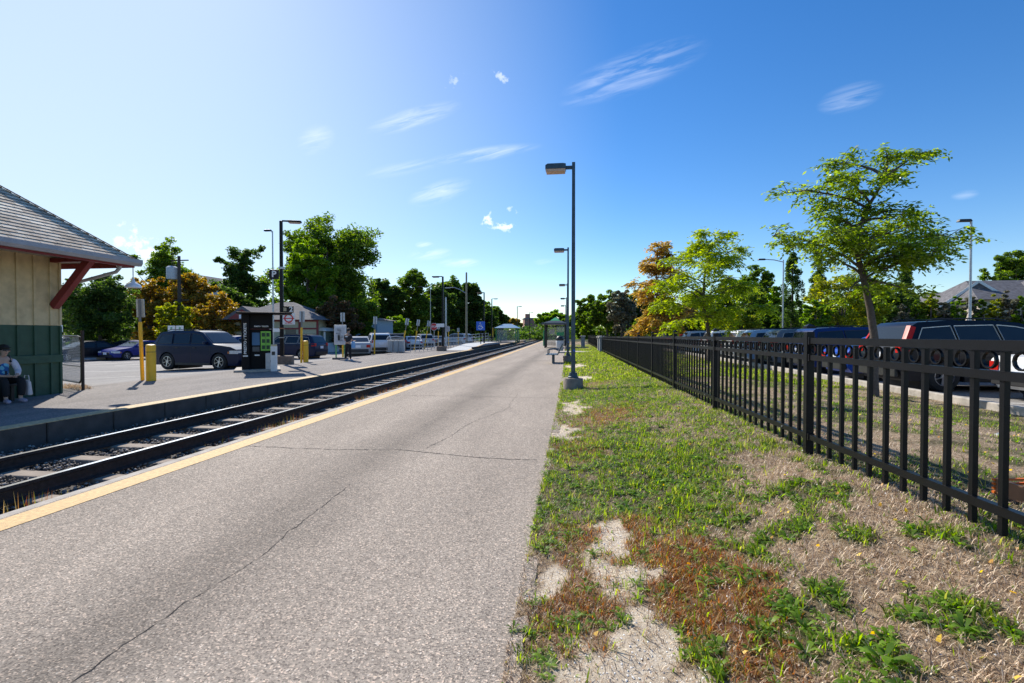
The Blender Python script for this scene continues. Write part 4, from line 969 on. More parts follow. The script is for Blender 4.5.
def wheel_sign():
    t = thing('wheelchair_sign', 'blue square wheelchair access sign at the ramp', 'sign', (-9.75, 50.2, 0))
    MB().box((0, 0, 1.4), (.08, .08, 2.8)).build('post', M_BLACK, t)
    p = MB().box((0, -.06, 2.3), (.92, .03, .92)).build('sign_plate', M_BLUE, t, bevel=.01)
    b = MB(); n = 20; y = -.078; c = (-.04, 2.16)
    pts = [(c[0] + .20 * math.cos(a), c[1] + .20 * math.sin(a)) for a in [R(100 + 250 * k / n) for k in range(n + 1)]]
    for (a, q) in zip(pts[:-1], pts[1:]): b.bar((a[0], y, a[1]), (q[0], y, q[1]), .006, .05)
    for (a, q, w) in (((-.06, 2.5), (-.03, 2.24), .08), ((-.03, 2.24), (.16, 2.24), .06), ((.16, 2.24), (.24, 2.06), .06), ((-.05, 2.38), (.12, 2.38), .05)): b.bar((a[0], y, a[1]), (q[0], y, q[1]), .008, w)
    b.lathe([(0, y - .003), (.055, y - .003), (.055, y + .003), (0, y + .003)], 12, (-.07, 0, 2.6), 'Y')
    b.build('wheelchair_symbol', M_WHITE, p)
wheel_sign()
def stop_sign(x, y):
    t = thing('stop_sign', 'red octagonal stop sign in the far left lot', 'stop sign', (x, y, lot_z(x)))
    MB().tube([(0, 0, 0), (0, 0, 2.6)], .04, 8).build('post', M_GALV, t)
    oc = [(.42 * math.cos(R(22.5 + 45 * k)), 2.35 + .42 * math.sin(R(22.5 + 45 * k))) for k in range(8)]
    oc2 = [(.39 * math.cos(R(22.5 + 45 * k)), 2.35 + .39 * math.sin(R(22.5 + 45 * k))) for k in range(8)]
    p = MB().prism(oc, -.06, -.045, 'Y').build('sign_plate', M_WHITE, t); MB().prism(oc2, -.066, -.0601, 'Y').build('red_face', M_RED, p)
    text('lettering', 'STOP', .3, M_WHITE, p, (0, -.07, 2.35), bold=.008, sx=.85)
stop_sign(-15.2, 51.5)
def low_sign(label, x, y, z, w, zc):
    t = thing('lot_sign', label, 'sign', (x, y, z), group='small white signs in the left lot')
    MB().tube([(0, 0, 0), (0, 0, zc + .2)], .035, 8).build('post', M_GALV, t)
    for k in (-1, 1): 
        p = MB().box((k * w * .27, -.05, zc), (w * .46, .02, .45)).build('sign_plate', M_WHITE, t); text('lettering', 'P', .3, M_GREEN, p, (k * w * .27, -.063, zc), bold=.006)
low_sign('pair of small white signs above the roof of the dark SUV', -27.5, 30.5, lot_z(-27), 1.2, 2.25)
low_sign('pair of small white signs behind the yellow pole near the station', -33.5, 27.5, lot_z(-33), 1.2, 2.3)
def blue_arrows():
    t = thing('lot_sign', 'small pale blue double sign above the parked cars near the station', 'sign', (-40, 24, lot_z(-40)), group='small white signs in the left lot'); m = mat('pale_blue_sign', (.45, .6, .85), .5)
    MB().tube([(0, 0, 0), (0, 0, 2.9)], .04, 8).build('post', M_GALV, t)
    MB().box((-.4, -.05, 2.75), (.75, .02, .42)).build('sign_plate', m, t); MB().box((.4, -.05, 2.95), (.6, .02, .42), rot=(0, -.4, 0)).build('sign_plate', m, t)
blue_arrows()

# ------------------------------------------------------------------ far shelter, pavilion, booth
def far_shelter():
    s = thing('green_shelter', 'far green framed glass shelter with a blue-grey roof across the track', 'shelter', (-12.6, 78, 0)); w, d, h = 3.2, 5, 2.4
    for x in (0, w):
        for y in (0, d / 2, d): MB().box((x, y, h / 2), (.12, .12, h)).build('post', M_GREEN, s)
    for (cx, cy, dx, dy) in ((0, d / 4, .02, d / 2 - .13), (0, d * .75, .02, d / 2 - .13), (w / 2, d, w - .13, .02), (w, d * .75, .02, d / 2 - .13), (w / 2 - .6, 0, 1.6, .02)):
        MB().box((cx, cy, 1.2), (dx, dy, 1.9)).build('glass_panel', M_GLASS, s)
    r = MB(); r.add([(-.3, -.3, h), (w + .3, -.3, h), (w + .3, d + .3, h), (-.3, d + .3, h), (w * .3, d * .4, h + .7), (w * .7, d * .4, h + .7), (w * .7, d * .6, h + .7), (w * .3, d * .6, h + .7)], [(0, 1, 5, 4), (1, 2, 6, 5), (2, 3, 7, 6), (3, 0, 4, 7), (4, 5, 6, 7), (3, 2, 1, 0)])
    r.build('roof', mat('blue_grey_roof', (.25, .36, .45), .35, .3), s)
    MB().box((-.6, 0, 1.7), (.25, .3, 1.5)).build('yellow_panel', M_YSLEEVE, s)
far_shelter()
M_GROOF = mat('grey_shingle_roof', (.125, .12, .13), .9, 0, .35, 3, .6, 30)
def pavilion():
    p = thing('station_pavilion', 'small cream and maroon pavilion with a grey hipped roof behind the kiosk', 'building', (-33.2, 43, lot_z(-33)), R(8))
    w, d, h = 8.6, 6, 3.3
    MB().box((w / 2, d / 2, h / 2), (w - .1, d, h)).build('wall', mat('pale_cream_panel', (.46, .44, .30), .8), p)
    b = MB()
    for k in range(6): b.box((w * k / 5, -.03, h / 2), (.18, .12, h))
    for z in (2.45, .2, h - .1): b.box((w / 2, -.035, z), (w, .1, .15))
    b.build('frame', M_MAROON, p)
    for k in (1, 3): MB().box((w * (k + .5) / 5, -.02, 1.4), (1.0, .06, 1.9)).build('window', glassmat('dim_window', (.05, .06, .06), .1), p)
    e = .9; z = h + .0; r = MB()
    r.add([(-e, -e, z), (w + e, -e, z), (w + e, d + e, z), (-e, d + e, z), (w * .42, d / 2, z + 1.9), (w * .58, d / 2, z + 1.9)], [(0, 1, 5, 4), (1, 2, 5), (2, 3, 4, 5), (3, 0, 4), (3, 2, 1, 0)]); ro = r.build('roof', M_GROOF, p)
    g = MB(); cx = 2.2; g.add([(cx - 1.9, -1.6, z), (cx + 1.9, -1.6, z), (cx, -1.6, z + 1.25), (cx - 1.9, 1.0, z), (cx + 1.9, 1.0, z), (cx, 1.0, z + 1.25)], [(0, 1, 2), (0, 2, 5, 3), (1, 4, 5, 2), (3, 5, 4)]); g.build('gable', M_GROOF, ro)
    g = MB(); g.prism([(cx - 1.3, z + .05), (cx + 1.3, z + .05), (cx, z + .95)], -1.64, -1.62, 'Y'); g.build('gable_face', M_MAROON, ro); MB().box((cx - .15, -1.66, z + .32), (.18, .03, .5)).box((cx + .15, -1.66, z + .32), (.18, .03, .5)).build('gable_vent', M_WHITE, ro)
pavilion()
def booth():
    p = thing('glass_booth', 'white roofed glass booth behind the dark blue car', 'booth', (-28.3, 45, lot_z(-28)))
    w, d = 3.9, 3
    MB().box((w / 2, d / 2, .5), (w, d, 1.0)).build('base', M_WHITE, p)
    for x in (0, w / 2, w):
        for y in (0, d): MB().box((x, y, 1.5), (.14, .14, 1.2)).build('mullion', M_WHITE, p)
    MB().box((w / 2, d / 2, 1.6), (w - .2, d - .2, 1.1)).build('glass', glassmat('booth_glass', (.2, .28, .24), .05, .5), p)
    MB().box((w / 2, d / 2, 2.35), (w + .8, d + .8, .35), taper=.8).build('roof', M_WHITE, p, bevel=.1)
    MB().tube([(1.7, 2, 2.5), (1.7, 2, 4.1)], .12, 8).build('chimney', mat('teal_pipe', (.02, .25, .2), .5), p)
booth()

# ------------------------------------------------------------------ vehicles
PROF = {
 'suv': dict(L=4.6, W=1.86, H=1.70, belt=1.08, wheels=(-1.36, 1.36), wr=.36,
    top=[(-2.27, .45), (-2.30, .62), (-2.27, 1.02), (-2.20, 1.12), (-1.98, 1.56), (-1.82, 1.66), (-1.2, 1.70), (-.2, 1.70), (.35, 1.64), (.52, 1.58), (1.16, 1.10), (1.3, 1.06), (1.95, .97), (2.2, .84), (2.29, .66), (2.29, .42)],
    sides=[[(-1.95, 1.13), (-1.76, 1.52), (-1.15, 1.57), (-1.08, 1.13)], [(-1.02, 1.12), (-1.08, 1.57), (-.22, 1.59), (-.12, 1.12)], [(-.05, 1.12), (-.15, 1.59), (.25, 1.55), (.47, 1.50), (.96, 1.12)]], rg=(3, 4), ws=(9, 10)),
 'boxy': dict(L=4.78, W=1.88, H=1.86, belt=1.17, wheels=(-1.42, 1.40), wr=.40,
    top=[(-2.36, .5), (-2.39, .7), (-2.35, 1.15), (-2.28, 1.25), (-2.02, 1.68), (-1.86, 1.78), (-1.2, 1.85), (-.1, 1.85), (.25, 1.81), (.42, 1.76), (1.08, 1.24), (1.2, 1.20), (2.0, 1.10), (2.27, .98), (2.38, .78), (2.38, .5)],
    sides=[[(-2.05, 1.24), (-1.84, 1.64), (-1.20, 1.70), (-1.14, 1.24)], [(-1.06, 1.24), (-1.12, 1.70), (-.22, 1.72), (-.16, 1.24)], [(-.08, 1.24), (-.14, 1.72), (.16, 1.69), (.38, 1.64), (.86, 1.24)]], rg=(3, 4), ws=(9, 10)),
 'sedan': dict(L=4.6, W=1.80, H=1.44, belt=.92, wheels=(-1.36, 1.38), wr=.33,
    top=[(-2.26, .42), (-2.30, .6), (-2.28, .88), (-2.2, .98), (-1.75, 1.02), (-1.62, 1.04), (-1.02, 1.36), (-.85, 1.42), (-.4, 1.44), (.05, 1.42), (.22, 1.38), (.98, .98), (1.1, .94), (1.9, .82), (2.18, .70), (2.28, .54), (2.28, .36)],
    sides=[[(-1.32, 1.0), (-.95, 1.27), (-.42, 1.34), (-.36, .97)], [(-.29, .97), (-.34, 1.34), (.05, 1.33), (.2, 1.29), (.82, .96)]], rg=(5, 6), ws=(10, 11)),
 'van': dict(L=4.9, W=1.92, H=1.74, belt=1.05, wheels=(-1.5, 1.5), wr=.35,
    top=[(-2.40, .42), (-2.44, .6), (-2.41, 1.0), (-2.36, 1.1), (-2.2, 1.58), (-2.08, 1.68), (-1.3, 1.74), (-.1, 1.74), (.4, 1.68), (.6, 1.62), (1.45, 1.08), (1.6, 1.03), (2.1, .92), (2.32, .78), (2.42, .6), (2.42, .38)],
    sides=[[(-2.15, 1.1), (-2.02, 1.55), (-1.2, 1.61), (-1.12, 1.1)], [(-1.05, 1.1), (-1.13, 1.61), (-.15, 1.63), (-.06, 1.1)], [(.01, 1.1), (-.07, 1.63), (.35, 1.58), (.55, 1.52), (1.2, 1.1)]], rg=(3, 4), ws=(9, 10)),
}
M_TYRE = mat('tyre_rubber', (.018, .018, .018), .8); M_RIM = mat('alloy_rim', (.55, .56, .58), .3, .85)
M_CG = glassmat('car_glass', (.015, .02, .025), .03); M_TAIL = mat('tail_lens', (.5, .015, .01), .35, coat=.05, spec=.2); M_HEAD = mat('head_lens', (.7, .72, .72), .1, coat=1); M_TRIM = mat('black_trim', (.02, .02, .022), .5); M_PLATE = mat('licence_plate', (.75, .78, .85), .4)
M_AMBER = mat('amber_lens', (.7, .2, .03), .3)
PROTO = {}
def paint(name, c):
    m = mat(name, c, .3, 0, .04, 3, coat=.2, spec=.2)
    return m
def make_car(kind):
    S = PROF[kind]; L, W_, H, belt = S['L'], S['W'], S['H'], S['belt']
    root = thing('parked_car', 'x', 'car', group='cars')
    def hw(x, z):
        w = W_ / 2 * (1 - .13 * (abs(x) / (L / 2)) ** 5); t = max(0, (z - belt) / (H - belt)); w -= .19 * t + (.03 if t > 0 else 0) * min(1, t * 6); w -= .05 * max(0, (.55 - z) / .3)
        return w
    bot = .24; pts = []
    # outline: top from rear to front, then underside from front to rear with wheel arches
    pts += S['top']
    pts.append((S['top'][-1][0] - .12, bot))
    for wx in sorted(S['wheels'], reverse=True):
        r = S['wr'] + .055
        a0 = math.asin((S['wr'] - bot) / r)
        for k in range(11):
            a = -a0 + (math.pi + 2 * a0) * k / 10; pts.append((wx + r * math.cos(a), S['wr'] + r * math.sin(a)))
    pts.append((S['top'][0][0] + .12, bot))
    bm = bmesh.new(); f = bm.faces.new([bm.verts.new((x, 0, z)) for x, z in pts])
    for z in (.5, .75, belt - .05, belt, belt + .08, (belt + H) / 2):
        bmesh.ops.bisect_plane(bm, geom=bm.verts[:] + bm.edges[:] + bm.faces[:], plane_co=(0, 0, z), plane_no=(0, 0, 1))
    for x in (-L * .46, -L * .4, -L * .3, 0, L * .3, L * .4, L * .46):
        bmesh.ops.bisect_plane(bm, geom=bm.verts[:] + bm.edges[:] + bm.faces[:], plane_co=(x, 0, 0), plane_no=(1, 0, 0))
    ret = bmesh.ops.extrude_face_region(bm, geom=bm.faces[:]); nv = [v for v in ret['geom'] if isinstance(v, bmesh.types.BMVert)]; ns = set(nv)
    for v in bm.verts: v.co.y = (1 if v in ns else -1) * hw(v.co.x, v.co.z)
    bmesh.ops.recalc_face_normals(bm, faces=bm.faces)
    # outline edges get a soft bevel
    ed = [e for e in bm.edges if len(e.link_faces) == 2 and e.calc_face_angle(0) > 1.0 and abs(e.verts[0].co.y - e.verts[1].co.y) < .4 and (e.verts[0].co.z + e.verts[1].co.z) / 2 > .5]
    bmesh.ops.bevel(bm, geom=ed, offset=.045, segments=3, affect='EDGES', profile=.6, clamp_overlap=True)
    me = bpy.data.meshes.new('body'); bm.to_mesh(me); bm.free(); me.shade_smooth(); me.set_sharp_from_angle(angle=R(35)); me.materials.append(mat('proto_paint', (.1, .1, .1), .3))
    body = bpy.data.objects.new('body', me); COL.objects.link(body); body.parent = root
    for sgn in (-1, 1):
        for pl in S['sides']:
            b = MB(); n = len(pl); cx = sum(p[0] for p in pl) / n; cz = sum(p[1] for p in pl) / n
            b.v = [(x, sgn * (hw(x, z) + .009), z) for x, z in pl] + [(cx, sgn * (hw(cx, cz) + .012), cz)]
            b.f = [(i, (i + 1) % n, n) for i in range(n)]; b.m = [0] * n; b.build('side_window', M_CG, root); q = MB(); pp = [(x, sgn * (hw(x, z) + .012), z) for x, z in pl]
            for u, w_ in zip(pp, pp[1:] + pp[:1]): q.bar(u, w_, .012, .018)
            q.build('window_trim', M_GALV if kind == 'suv' else M_TRIM, root)
    def screen(name, i, j):
        (xa, za), (xb, zb) = S['top'][i], S['top'][j]; d = Vector((xb - xa, 0, zb - za)); nr = Vector((-d.z, 0, d.x)).normalized()
        if nr.z < 0: nr = -nr
        b = MB()
        for t in (.06, .94):
            x, z = xa + d.x * t, za + d.z * t; w = hw(x, z) - .07; q = nr * .010
            b.v += [(x + q.x, -w, z + q.z), (x + q.x, 0, z + q.z + .004), (x + q.x, w, z + q.z)]
        b.f = [(0, 1, 4, 3), (1, 2, 5, 4)]; b.m = [0, 0]; b.build(name, M_CG, root)
    screen('rear_window', *S['rg']); screen('windscreen', *S['ws'])
    def corner(name, x0, x1, z0, z1, inw, m, par):
        for sgn in (-1, 1):
            b = MB(); out = .010
            ends = [(x0, z0), (x1, z0), (x1, z1), (x0, z1)]
            b.v = [(x, sgn * (hw(x, z) + out), z) for x, z in ends] + [(x, sgn * (hw(x, z) - inw), z) for x, z in ends]
            b.f = [(0, 1, 2, 3), (7, 6, 5, 4), (0, 4, 5, 1), (1, 5, 6, 2), (2, 6, 7, 3), (3, 7, 4, 0)]; b.m = [0] * 6; b.build(name, m, par)
    r0, f0 = S['top'][1][0], S['top'][-2][0]
    tz = belt - .02 if kind != 'sedan' else .86
    if kind == 'suv':  # tall corner lights as well as low ones
        corner('taillight', r0 + .02 - .012, r0 + .25, .92, 1.12, .16, M_TAIL, root)
        for sgn in (-1, 1):
            b = MB(); b.v = [(-2.225, sgn * (hw(-2.2, 1.1) + .011), 1.08), (-2.10, sgn * (hw(-2.1, 1.12) + .013), 1.10), (-1.88, sgn * (hw(-1.9, 1.55) + .013), 1.54), (-1.99, sgn * (hw(-2, 1.55) + .011), 1.58), (-2.245, sgn * (hw(-2.2, 1.1) - .10), 1.08), (-2.02, sgn * (hw(-2, 1.55) - .09), 1.58)]
            b.f = [(0, 1, 2, 3), (4, 0, 3, 5)]; b.m = [0, 0]; b.build('taillight', M_TAIL, root)
    else: corner('taillight', r0 - .012, r0 + .28, tz - .2, tz, .22, M_TAIL, root)
    hz = S['top'][-2][1]
    corner('headlight', f0 - .42, f0 - .02, hz + .0, hz + .15, .26, M_HEAD, root)
    corner('indicator', f0 - .5, f0 - .43, hz + .01, hz + .1, .05, M_AMBER, root)
    MB().box((f0 - .03, 0, hz - .02), (.09, W_ * .42, .16)).build('grille', M_TRIM, root, bevel=.01)
    MB().box((f0 + .02, 0, .36), (.05, W_ * .7, .14)).build('bumper_intake', M_TRIM, root, bevel=.01)
    MB().box((r0 - .0, 0, .44), (.1, W_ * .78, .22)).build('rear_bumper', M_TRIM, root, bevel=.02)
    MB().box((r0 - .012, 0, .84 if kind != 'sedan' else .74), (.03, .34, .17)).build('licence_plate', M_PLATE, root)
    MB().box((f0 + .048, 0, .52), (.02, .32, .15)).build('licence_plate', M_PLATE, root)
    for sgn in (-1, 1):
        b = MB(); b.box(((S['ws'] and S['top'][S['ws'][1]][0]) - .32, sgn * (hw(.8, belt + .1) + .10), belt + .11), (.12, .2, .14)); b.build('mirror', body.data.materials[0], root, bevel=.03)
        b = MB(); b.box((0, sgn * (hw(0, .32) + .005), .30), (S['wheels'][1] * 2 - S['wr'] * 2 - .12, .05, .12)); b.build('sill', M_TRIM, root, bevel=.01)
        b = MB()
        for x in (-1.05, -.09, .95):
            for (za, zb) in ((.42, .75), (.75, belt)): b.add([(x - .006, sgn * (hw(x, za) + .004), za), (x + .006, sgn * (hw(x, za) + .004), za), (x + .006, sgn * (hw(x, zb) + .004), zb), (x - .006, sgn * (hw(x, zb) + .004), zb)], [(0, 1, 2, 3)])
        b.build('door_seam', M_TRIM, root)
        b = MB()
        for x in (-.85, .12): b.box((x, sgn * (hw(x, belt - .12) + .012), belt - .12), (.18, .025, .035))
        b.build('door_handle', M_TRIM, root)
        if kind in ('suv', 'boxy', 'van'): MB().tube([(-1.6, sgn * (hw(-1.5, H) - .05), H - .01), (-1.4, sgn * (hw(-1, H) - .05), H + .045), (-.1, sgn * (hw(0, H) - .05), H + .045), (.15, sgn * (hw(.2, H) - .05), H - .01)], .018, 6).build('roof_rail', M_TRIM, root)
        for wx in S['wheels']:
            wr = S['wr']; yo = sgn * (W_ / 2 - .02); yi = sgn * (W_ / 2 - .24)
            ty = MB().lathe([(wr * .62, yo), (wr * .8, yo), (wr * .94, yo - sgn * .01), (wr, yo - sgn * .05), (wr, yi), (wr * .6, yi)], 28, (wx, 0, wr), 'Y').build('wheel', M_TYRE, root, smooth=True)
            b = MB(); b.lathe([(wr * .64, yo - sgn * .012), (wr * .58, yo - sgn * .015), (wr * .56, yo - sgn * .07), (.0, yo - sgn * .075)], 24, (wx, 0, wr), 'Y', mi=1); b.lathe([(wr * .645, yo - sgn * .008), (wr * .57, yo - sgn * .006), (wr * .56, yo - sgn * .04)], 24, (wx, 0, wr), 'Y')
            for k in range(6):
                a = k * math.pi / 3 + .3; b.bar((wx + .05 * math.cos(a), yo - sgn * .03, wr + .05 * math.sin(a)), (wx + wr * .6 * math.cos(a), yo - sgn * .02, wr + wr * .6 * math.sin(a)), .05, .02)
            b.lathe([(.07, yo - sgn * .04), (.065, yo - sgn * .012), (0, yo - sgn * .01)], 14, (wx, 0, wr), 'Y'); b.build('rim', [M_RIM, M_TRIM], ty)
    # dark wheel wells
    for wx in S['wheels']: MB().box((wx, 0, S['wr'] + .02), (S['wr'] * 2 + .06, W_ - .52, S['wr'] * 1.9)).build('wheel_well', M_TRIM, root)
    return root
COLORS = {'navy': (.006, .016, .05), 'black': (.006, .008, .014), 'darkblue': (.012, .035, .14), 'bright blue': (.01, .07, .42), 'white': (.72, .73, .74), 'silver': (.42, .44, .46), 'grey': (.16, .18, .2), 'red': (.35, .02, .02), 'purple blue': (.03, .04, .22), 'pale blue': (.34, .46, .62), 'charcoal':(.035,.04,.045), 'green grey':(.1,.14,.13)}
def car(kind, color, x, y, heading, label, group, z=None, scale=1.):
    if kind not in PROTO: PROTO[kind] = make_car(kind); r = PROTO[kind]; r['used'] = 0
    src = PROTO[kind]; r = copy_tree(src); r.location = (x, y, (lot_z(x) if x < 0 else .03) if z is None else z); r.rotation_euler = (0, 0, R(heading)); r.scale = (scale,) * 3
    if 'used' in r: del r['used']
    tag(r, label, 'car', group)
    key = (kind, color)
    for c in kids(r):
        n = c.name.split('.')[0]
        if n == 'taillight' and len(c.data.vertices) == 6 and 'tall red' not in label: bpy.data.objects.remove(c); continue
        if n in ('body', 'mirror'):
            kk = (kind, color, n, c.data.name)
            if kk not in CARMESH: me = c.data.copy(); me.materials.clear(); me.materials.append(paint('paint_' + color.replace(' ', '_'), COLORS[color])); CARMESH[kk] = me
            c.data = CARMESH[kk]
    return r
CARMESH = {}
GL = 'cars parked in the left lot'; GRr = 'cars parked in the right lot'
# left lot
car('boxy', 'navy', -17.5, 21.3, -4, 'large dark navy SUV side-on between the yellow bollard and the kiosk', GL)
car('suv', 'darkblue', -22.0, 31.5, 65, 'dark blue SUV seen from behind, right of the kiosk', GL)
car('suv', 'navy', -19.6, 31.6, 178, 'navy SUV side-on behind the yellow bollard, its tail towards the notice board', GL)
car('sedan', 'silver', -16.0, 34.4, 115, 'silver car seen from behind next to the standing person', GL)
car('suv', 'white', -16.4, 39.2, 118, 'white SUV seen from behind left of the recycling cage', GL)
car('suv', 'black', -17.3, 45.2, 118, 'black SUV just behind the recycling cage', GL)
car('sedan', 'white', -18.0, 52.3, 118, 'white car low behind the grey railing', GL)
car('suv', 'silver', -18.9, 59.5, 118, 'silver SUV behind the middle of the grey railing', GL)
car('sedan', 'grey', -19, 65.5, 118, 'grey car near the stop sign', GL)
car('van', 'white', -18, 73.5, 150, 'white minivan at the end of the left row near the wooden pole', GL)
car('suv', 'pale blue', -28.5, 33.5, 10, 'pale car half hidden behind the kiosk, left side', GL)
car('sedan', 'black', -35.6, 31.2, -108, 'black car parked nearest the station gate', GL)
car('sedan', 'purple blue', -33.2, 33.2, -100, 'shiny purple-blue car in front of the trees at the far left', GL)
car('suv', 'silver', -50.0, 41, -60, 'pale vehicle at the far left edge behind the gate', GL)
car('sedan', 'bright blue', -28.5, 36, -100, 'blue car behind the tail of the navy SUV', GL)
car('sedan', 'red', -30, 62, 60, 'small red car far back under the dark trees', GL)
car('sedan', 'black', -44, 40, -100, 'dark car in the shade below the golden trees', GL)
car('sedan', 'charcoal', -38.2, 37.2, -100, 'dark estate car between the black car and the pale vehicle', GL)
# right lot, tails to the kerb (heading +X); blue-grey light on the tops put into some paints
rr = [('sedan', 'white', 'white car at the right edge of the picture, nearest of the right row'), ('suv', 'black', 'large black SUV with tall red tail lamps behind the fence, nearest dark one'), ('sedan', 'bright blue', 'bright blue car between the black SUV and a dark SUV'),
      ('van', 'darkblue', 'dark blue minivan left of the leafy tree trunk'), ('suv', 'grey', 'mid grey SUV with a sloping tail in the middle of the right row'), ('suv', 'pale blue', 'pale blue-grey SUV over the third fence panel'), ('suv', 'white', 'white SUV just left of the pale blue-grey one'),
      ('sedan', 'silver', 'silver car behind the second lawn tree'), ('suv', 'white', 'white SUV by the second lawn tree trunk'), ('sedan', 'pale blue', 'pale blue car farther along the right row'), ('suv', 'silver', 'silver SUV right of the orange tree'),
      ('sedan', 'bright blue', 'bright blue car under the orange tree'), ('sedan', 'pale blue', 'pale blue car next to the orange tree trunk'), ('sedan', 'red', 'small dark red car far along the right row'), ('suv', 'grey', 'grey SUV farthest along the right row')]
for i, (k, c, lb) in enumerate(rr):
    y = 11.65 + 2.75 * i; x = {0: 11.75, 1: 10.65, 2: 10.75}.get(i, 10.6 + random.uniform(-.2, .3)); car(k, c, x, y, random.uniform(-2, 2), lb, GRr, scale=1.06 if i == 1 else .98)
for k in list(PROTO.values()):
    for c in kids(k):
        for g in kids(c): bpy.data.objects.remove(g)
        bpy.data.objects.remove(c)
    bpy.data.objects.remove(k)

# ------------------------------------------------------------------ trees
M_BARK = mat('bark', (.11, .085, .07), .95, 0, .35, 14, .8, 30)
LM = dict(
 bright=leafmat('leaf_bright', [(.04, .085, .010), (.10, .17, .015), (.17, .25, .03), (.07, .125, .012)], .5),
 mid=leafmat('leaf_mid', [(.03, .062, .010), (.085, .135, .02), (.16, .22, .03)], .5),
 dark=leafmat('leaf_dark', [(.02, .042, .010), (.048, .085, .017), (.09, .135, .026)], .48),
 yellowgreen=leafmat('leaf_yellow_green', [(.10, .14, .015), (.20, .23, .025), (.28, .26, .03), (.07, .11, .015)], .5),
 gold=leafmat('leaf_gold', [(.17, .095, .02), (.29, .16, .03), (.12, .12, .02), (.36, .24, .05), (.06, .08, .014), (.20, .09, .02)], .45),
 orange=leafmat('leaf_orange', [(.20, .12, .03), (.34, .22, .06), (.42, .29, .09), (.17, .15, .03), (.27, .15, .04), (.09, .11, .02)], .5),
 maroonleaf=leafmat('leaf_maroon', [(.06, .035, .018), (.09, .05, .025), (.045, .06, .018)], .3),
 greygreen=leafmat('leaf_grey_green', [(.10, .11, .07), (.20, .19, .13), (.05, .06, .03), (.14, .10, .07)], .3))
def leaves_from_clusters(C, Rr, per, size, squash=.7, droop=0.):
    """C (n,3) cluster centres, Rr (n,) radii, per leaves in each -> leaf quads (folded diamond)"""
    n = len(C); N_ = n * per
    d = rng.normal(size=(N_, 3)); d /= np.linalg.norm(d, axis=1)[:, None]; rad = rng.random(N_) ** (1 / 2.2)
    p = np.repeat(C, per, 0) + d * (rad * np.repeat(Rr, per))[:, None] * np.array([1, 1, squash])
    a = rng.normal(size=(N_, 3)); a[:, 2] *= .5; a[:, 2] -= droop; a /= np.linalg.norm(a, axis=1)[:, None]
    b = rng.normal(size=(N_, 3)); b -= a * (a * b).sum(1)[:, None]; b /= np.linalg.norm(b, axis=1)[:, None]
    s = size * rng.uniform(.6, 1.3, N_)[:, None]
    v = np.stack([p - a * s * .5, p + b * s * .28, p + a * s * .5, p - b * s * .28], 1)
    return v.reshape(-1, 3), N_
def crown_mesh(name, v, n, m, parent):
    return npmesh(name, v, np.full(n, 4), np.arange(4 * n), m, parent)
TREEMESH = {}
def tree(label, group, loc, h, w, lobes, ncl, per, leaf, m, trunk_h=None, tr=.18, name='tree', cr=.13, cat='tree', seed=0, squash=.75, limbs=6, tname='trunk', skirt=True):
    """lobes: (x, z, rx, rz) relative, x in half widths, z in heights; the crown fills them with separate leaf clumps"""
    t = thing(name, label, cat, loc, R(7.3), group)
    ncl = int(ncl * 2.1); leaf = leaf * 1.25; per = int(per * 1.15)
    th = trunk_h or h * .3; r = random.Random(seed + 5)
    b = MB(); b.tube([(0, 0, -.3), (tr * .2, 0, th * .5), (-tr * .2, tr * .2, th), (0, 0, h * .75)], [tr * 1.25, tr, tr * .8, tr * .25], 9)
    for k in range(limbs):
        lb = lobes[k % len(lobes)]; a = r.uniform(0, 6.28); tip = Vector((lb[0] * w / 2 + r.uniform(-.3, .3) * lb[2] * w / 2, r.uniform(-.5, .5) * lb[2] * w / 2, lb[1] * h + r.uniform(-.2, .5) * lb[3] * h)); s0 = Vector((0, 0, th * r.uniform(.8, 1.3)))
        mid = s0.lerp(tip, .5) + Vector((0, 0, .06 * h)); b.tube([s0, mid, tip], [tr * .5, tr * .3, tr * .06], 6)
    b.build(tname, M_BARK, t, smooth=True)
    lobes = list(lobes) + [(0, .30, .72, .20)] if skirt else lobes
    Cs = []; Rs = []
    vol = [l[2] * l[2] * l[3] for l in lobes]; tot = sum(vol)
    for l, vv in zip(lobes, vol):
        k = max(4, int(ncl * vv / tot)); d = rng.normal(size=(k, 3)); d /= np.linalg.norm(d, axis=1)[:, None]; rad = rng.uniform(.25, .92, k) ** .6
        dep = min(1.0, max(.55, l[2])) if l[2] > .5 else l[2] * 1.3
        c = np.stack([l[0] * w / 2 + d[:, 0] * rad * l[2] * w / 2, d[:, 1] * rad * l[2] * w / 2 + (rng.uniform(-.25, .25) * w / 2 if l[2] < .7 else 0), l[1] * h + d[:, 2] * rad * l[3] * h], -1)
        nb = max(3, k // 11); bi = rng.integers(0, nb, k); bc = c[:nb]; bw = w / 2 * max(.13, l[2] * .30)
        g = rng.normal(size=(k, 3)) * bw * np.array([.6, .6, .52])
        c = np.where(rng.random(k)[:, None] < .55, bc[bi] + g, c * np.array([.75, .75, 1]) + np.array([l[0] * w / 2 * .25, 0, 0]))
        Cs.append(c); Rs.append(rng.uniform(.5, 1.15, k) * cr * w / 2 * 1.15)
    v, n = leaves_from_clusters(np.concatenate(Cs), np.concatenate(Rs), per, leaf, squash)
    crown_mesh('crown', v, n, m, t)
    return t
def gpx(px, d, X=None):
    """ground point seen at column px, d metres deep"""
    q = R(7.3); a = (px - 512) / 484 * d; return (d * -math.sin(q) + a * math.cos(q), d * math.cos(q) + a * math.sin(q))
ROUND = [(0, .62, .75, .33), (-.5, .55, .5, .24), (.5, .56, .5, .24), (0, .85, .5, .15), (-.35, .76, .4, .17), (.4, .74, .4, .17)]
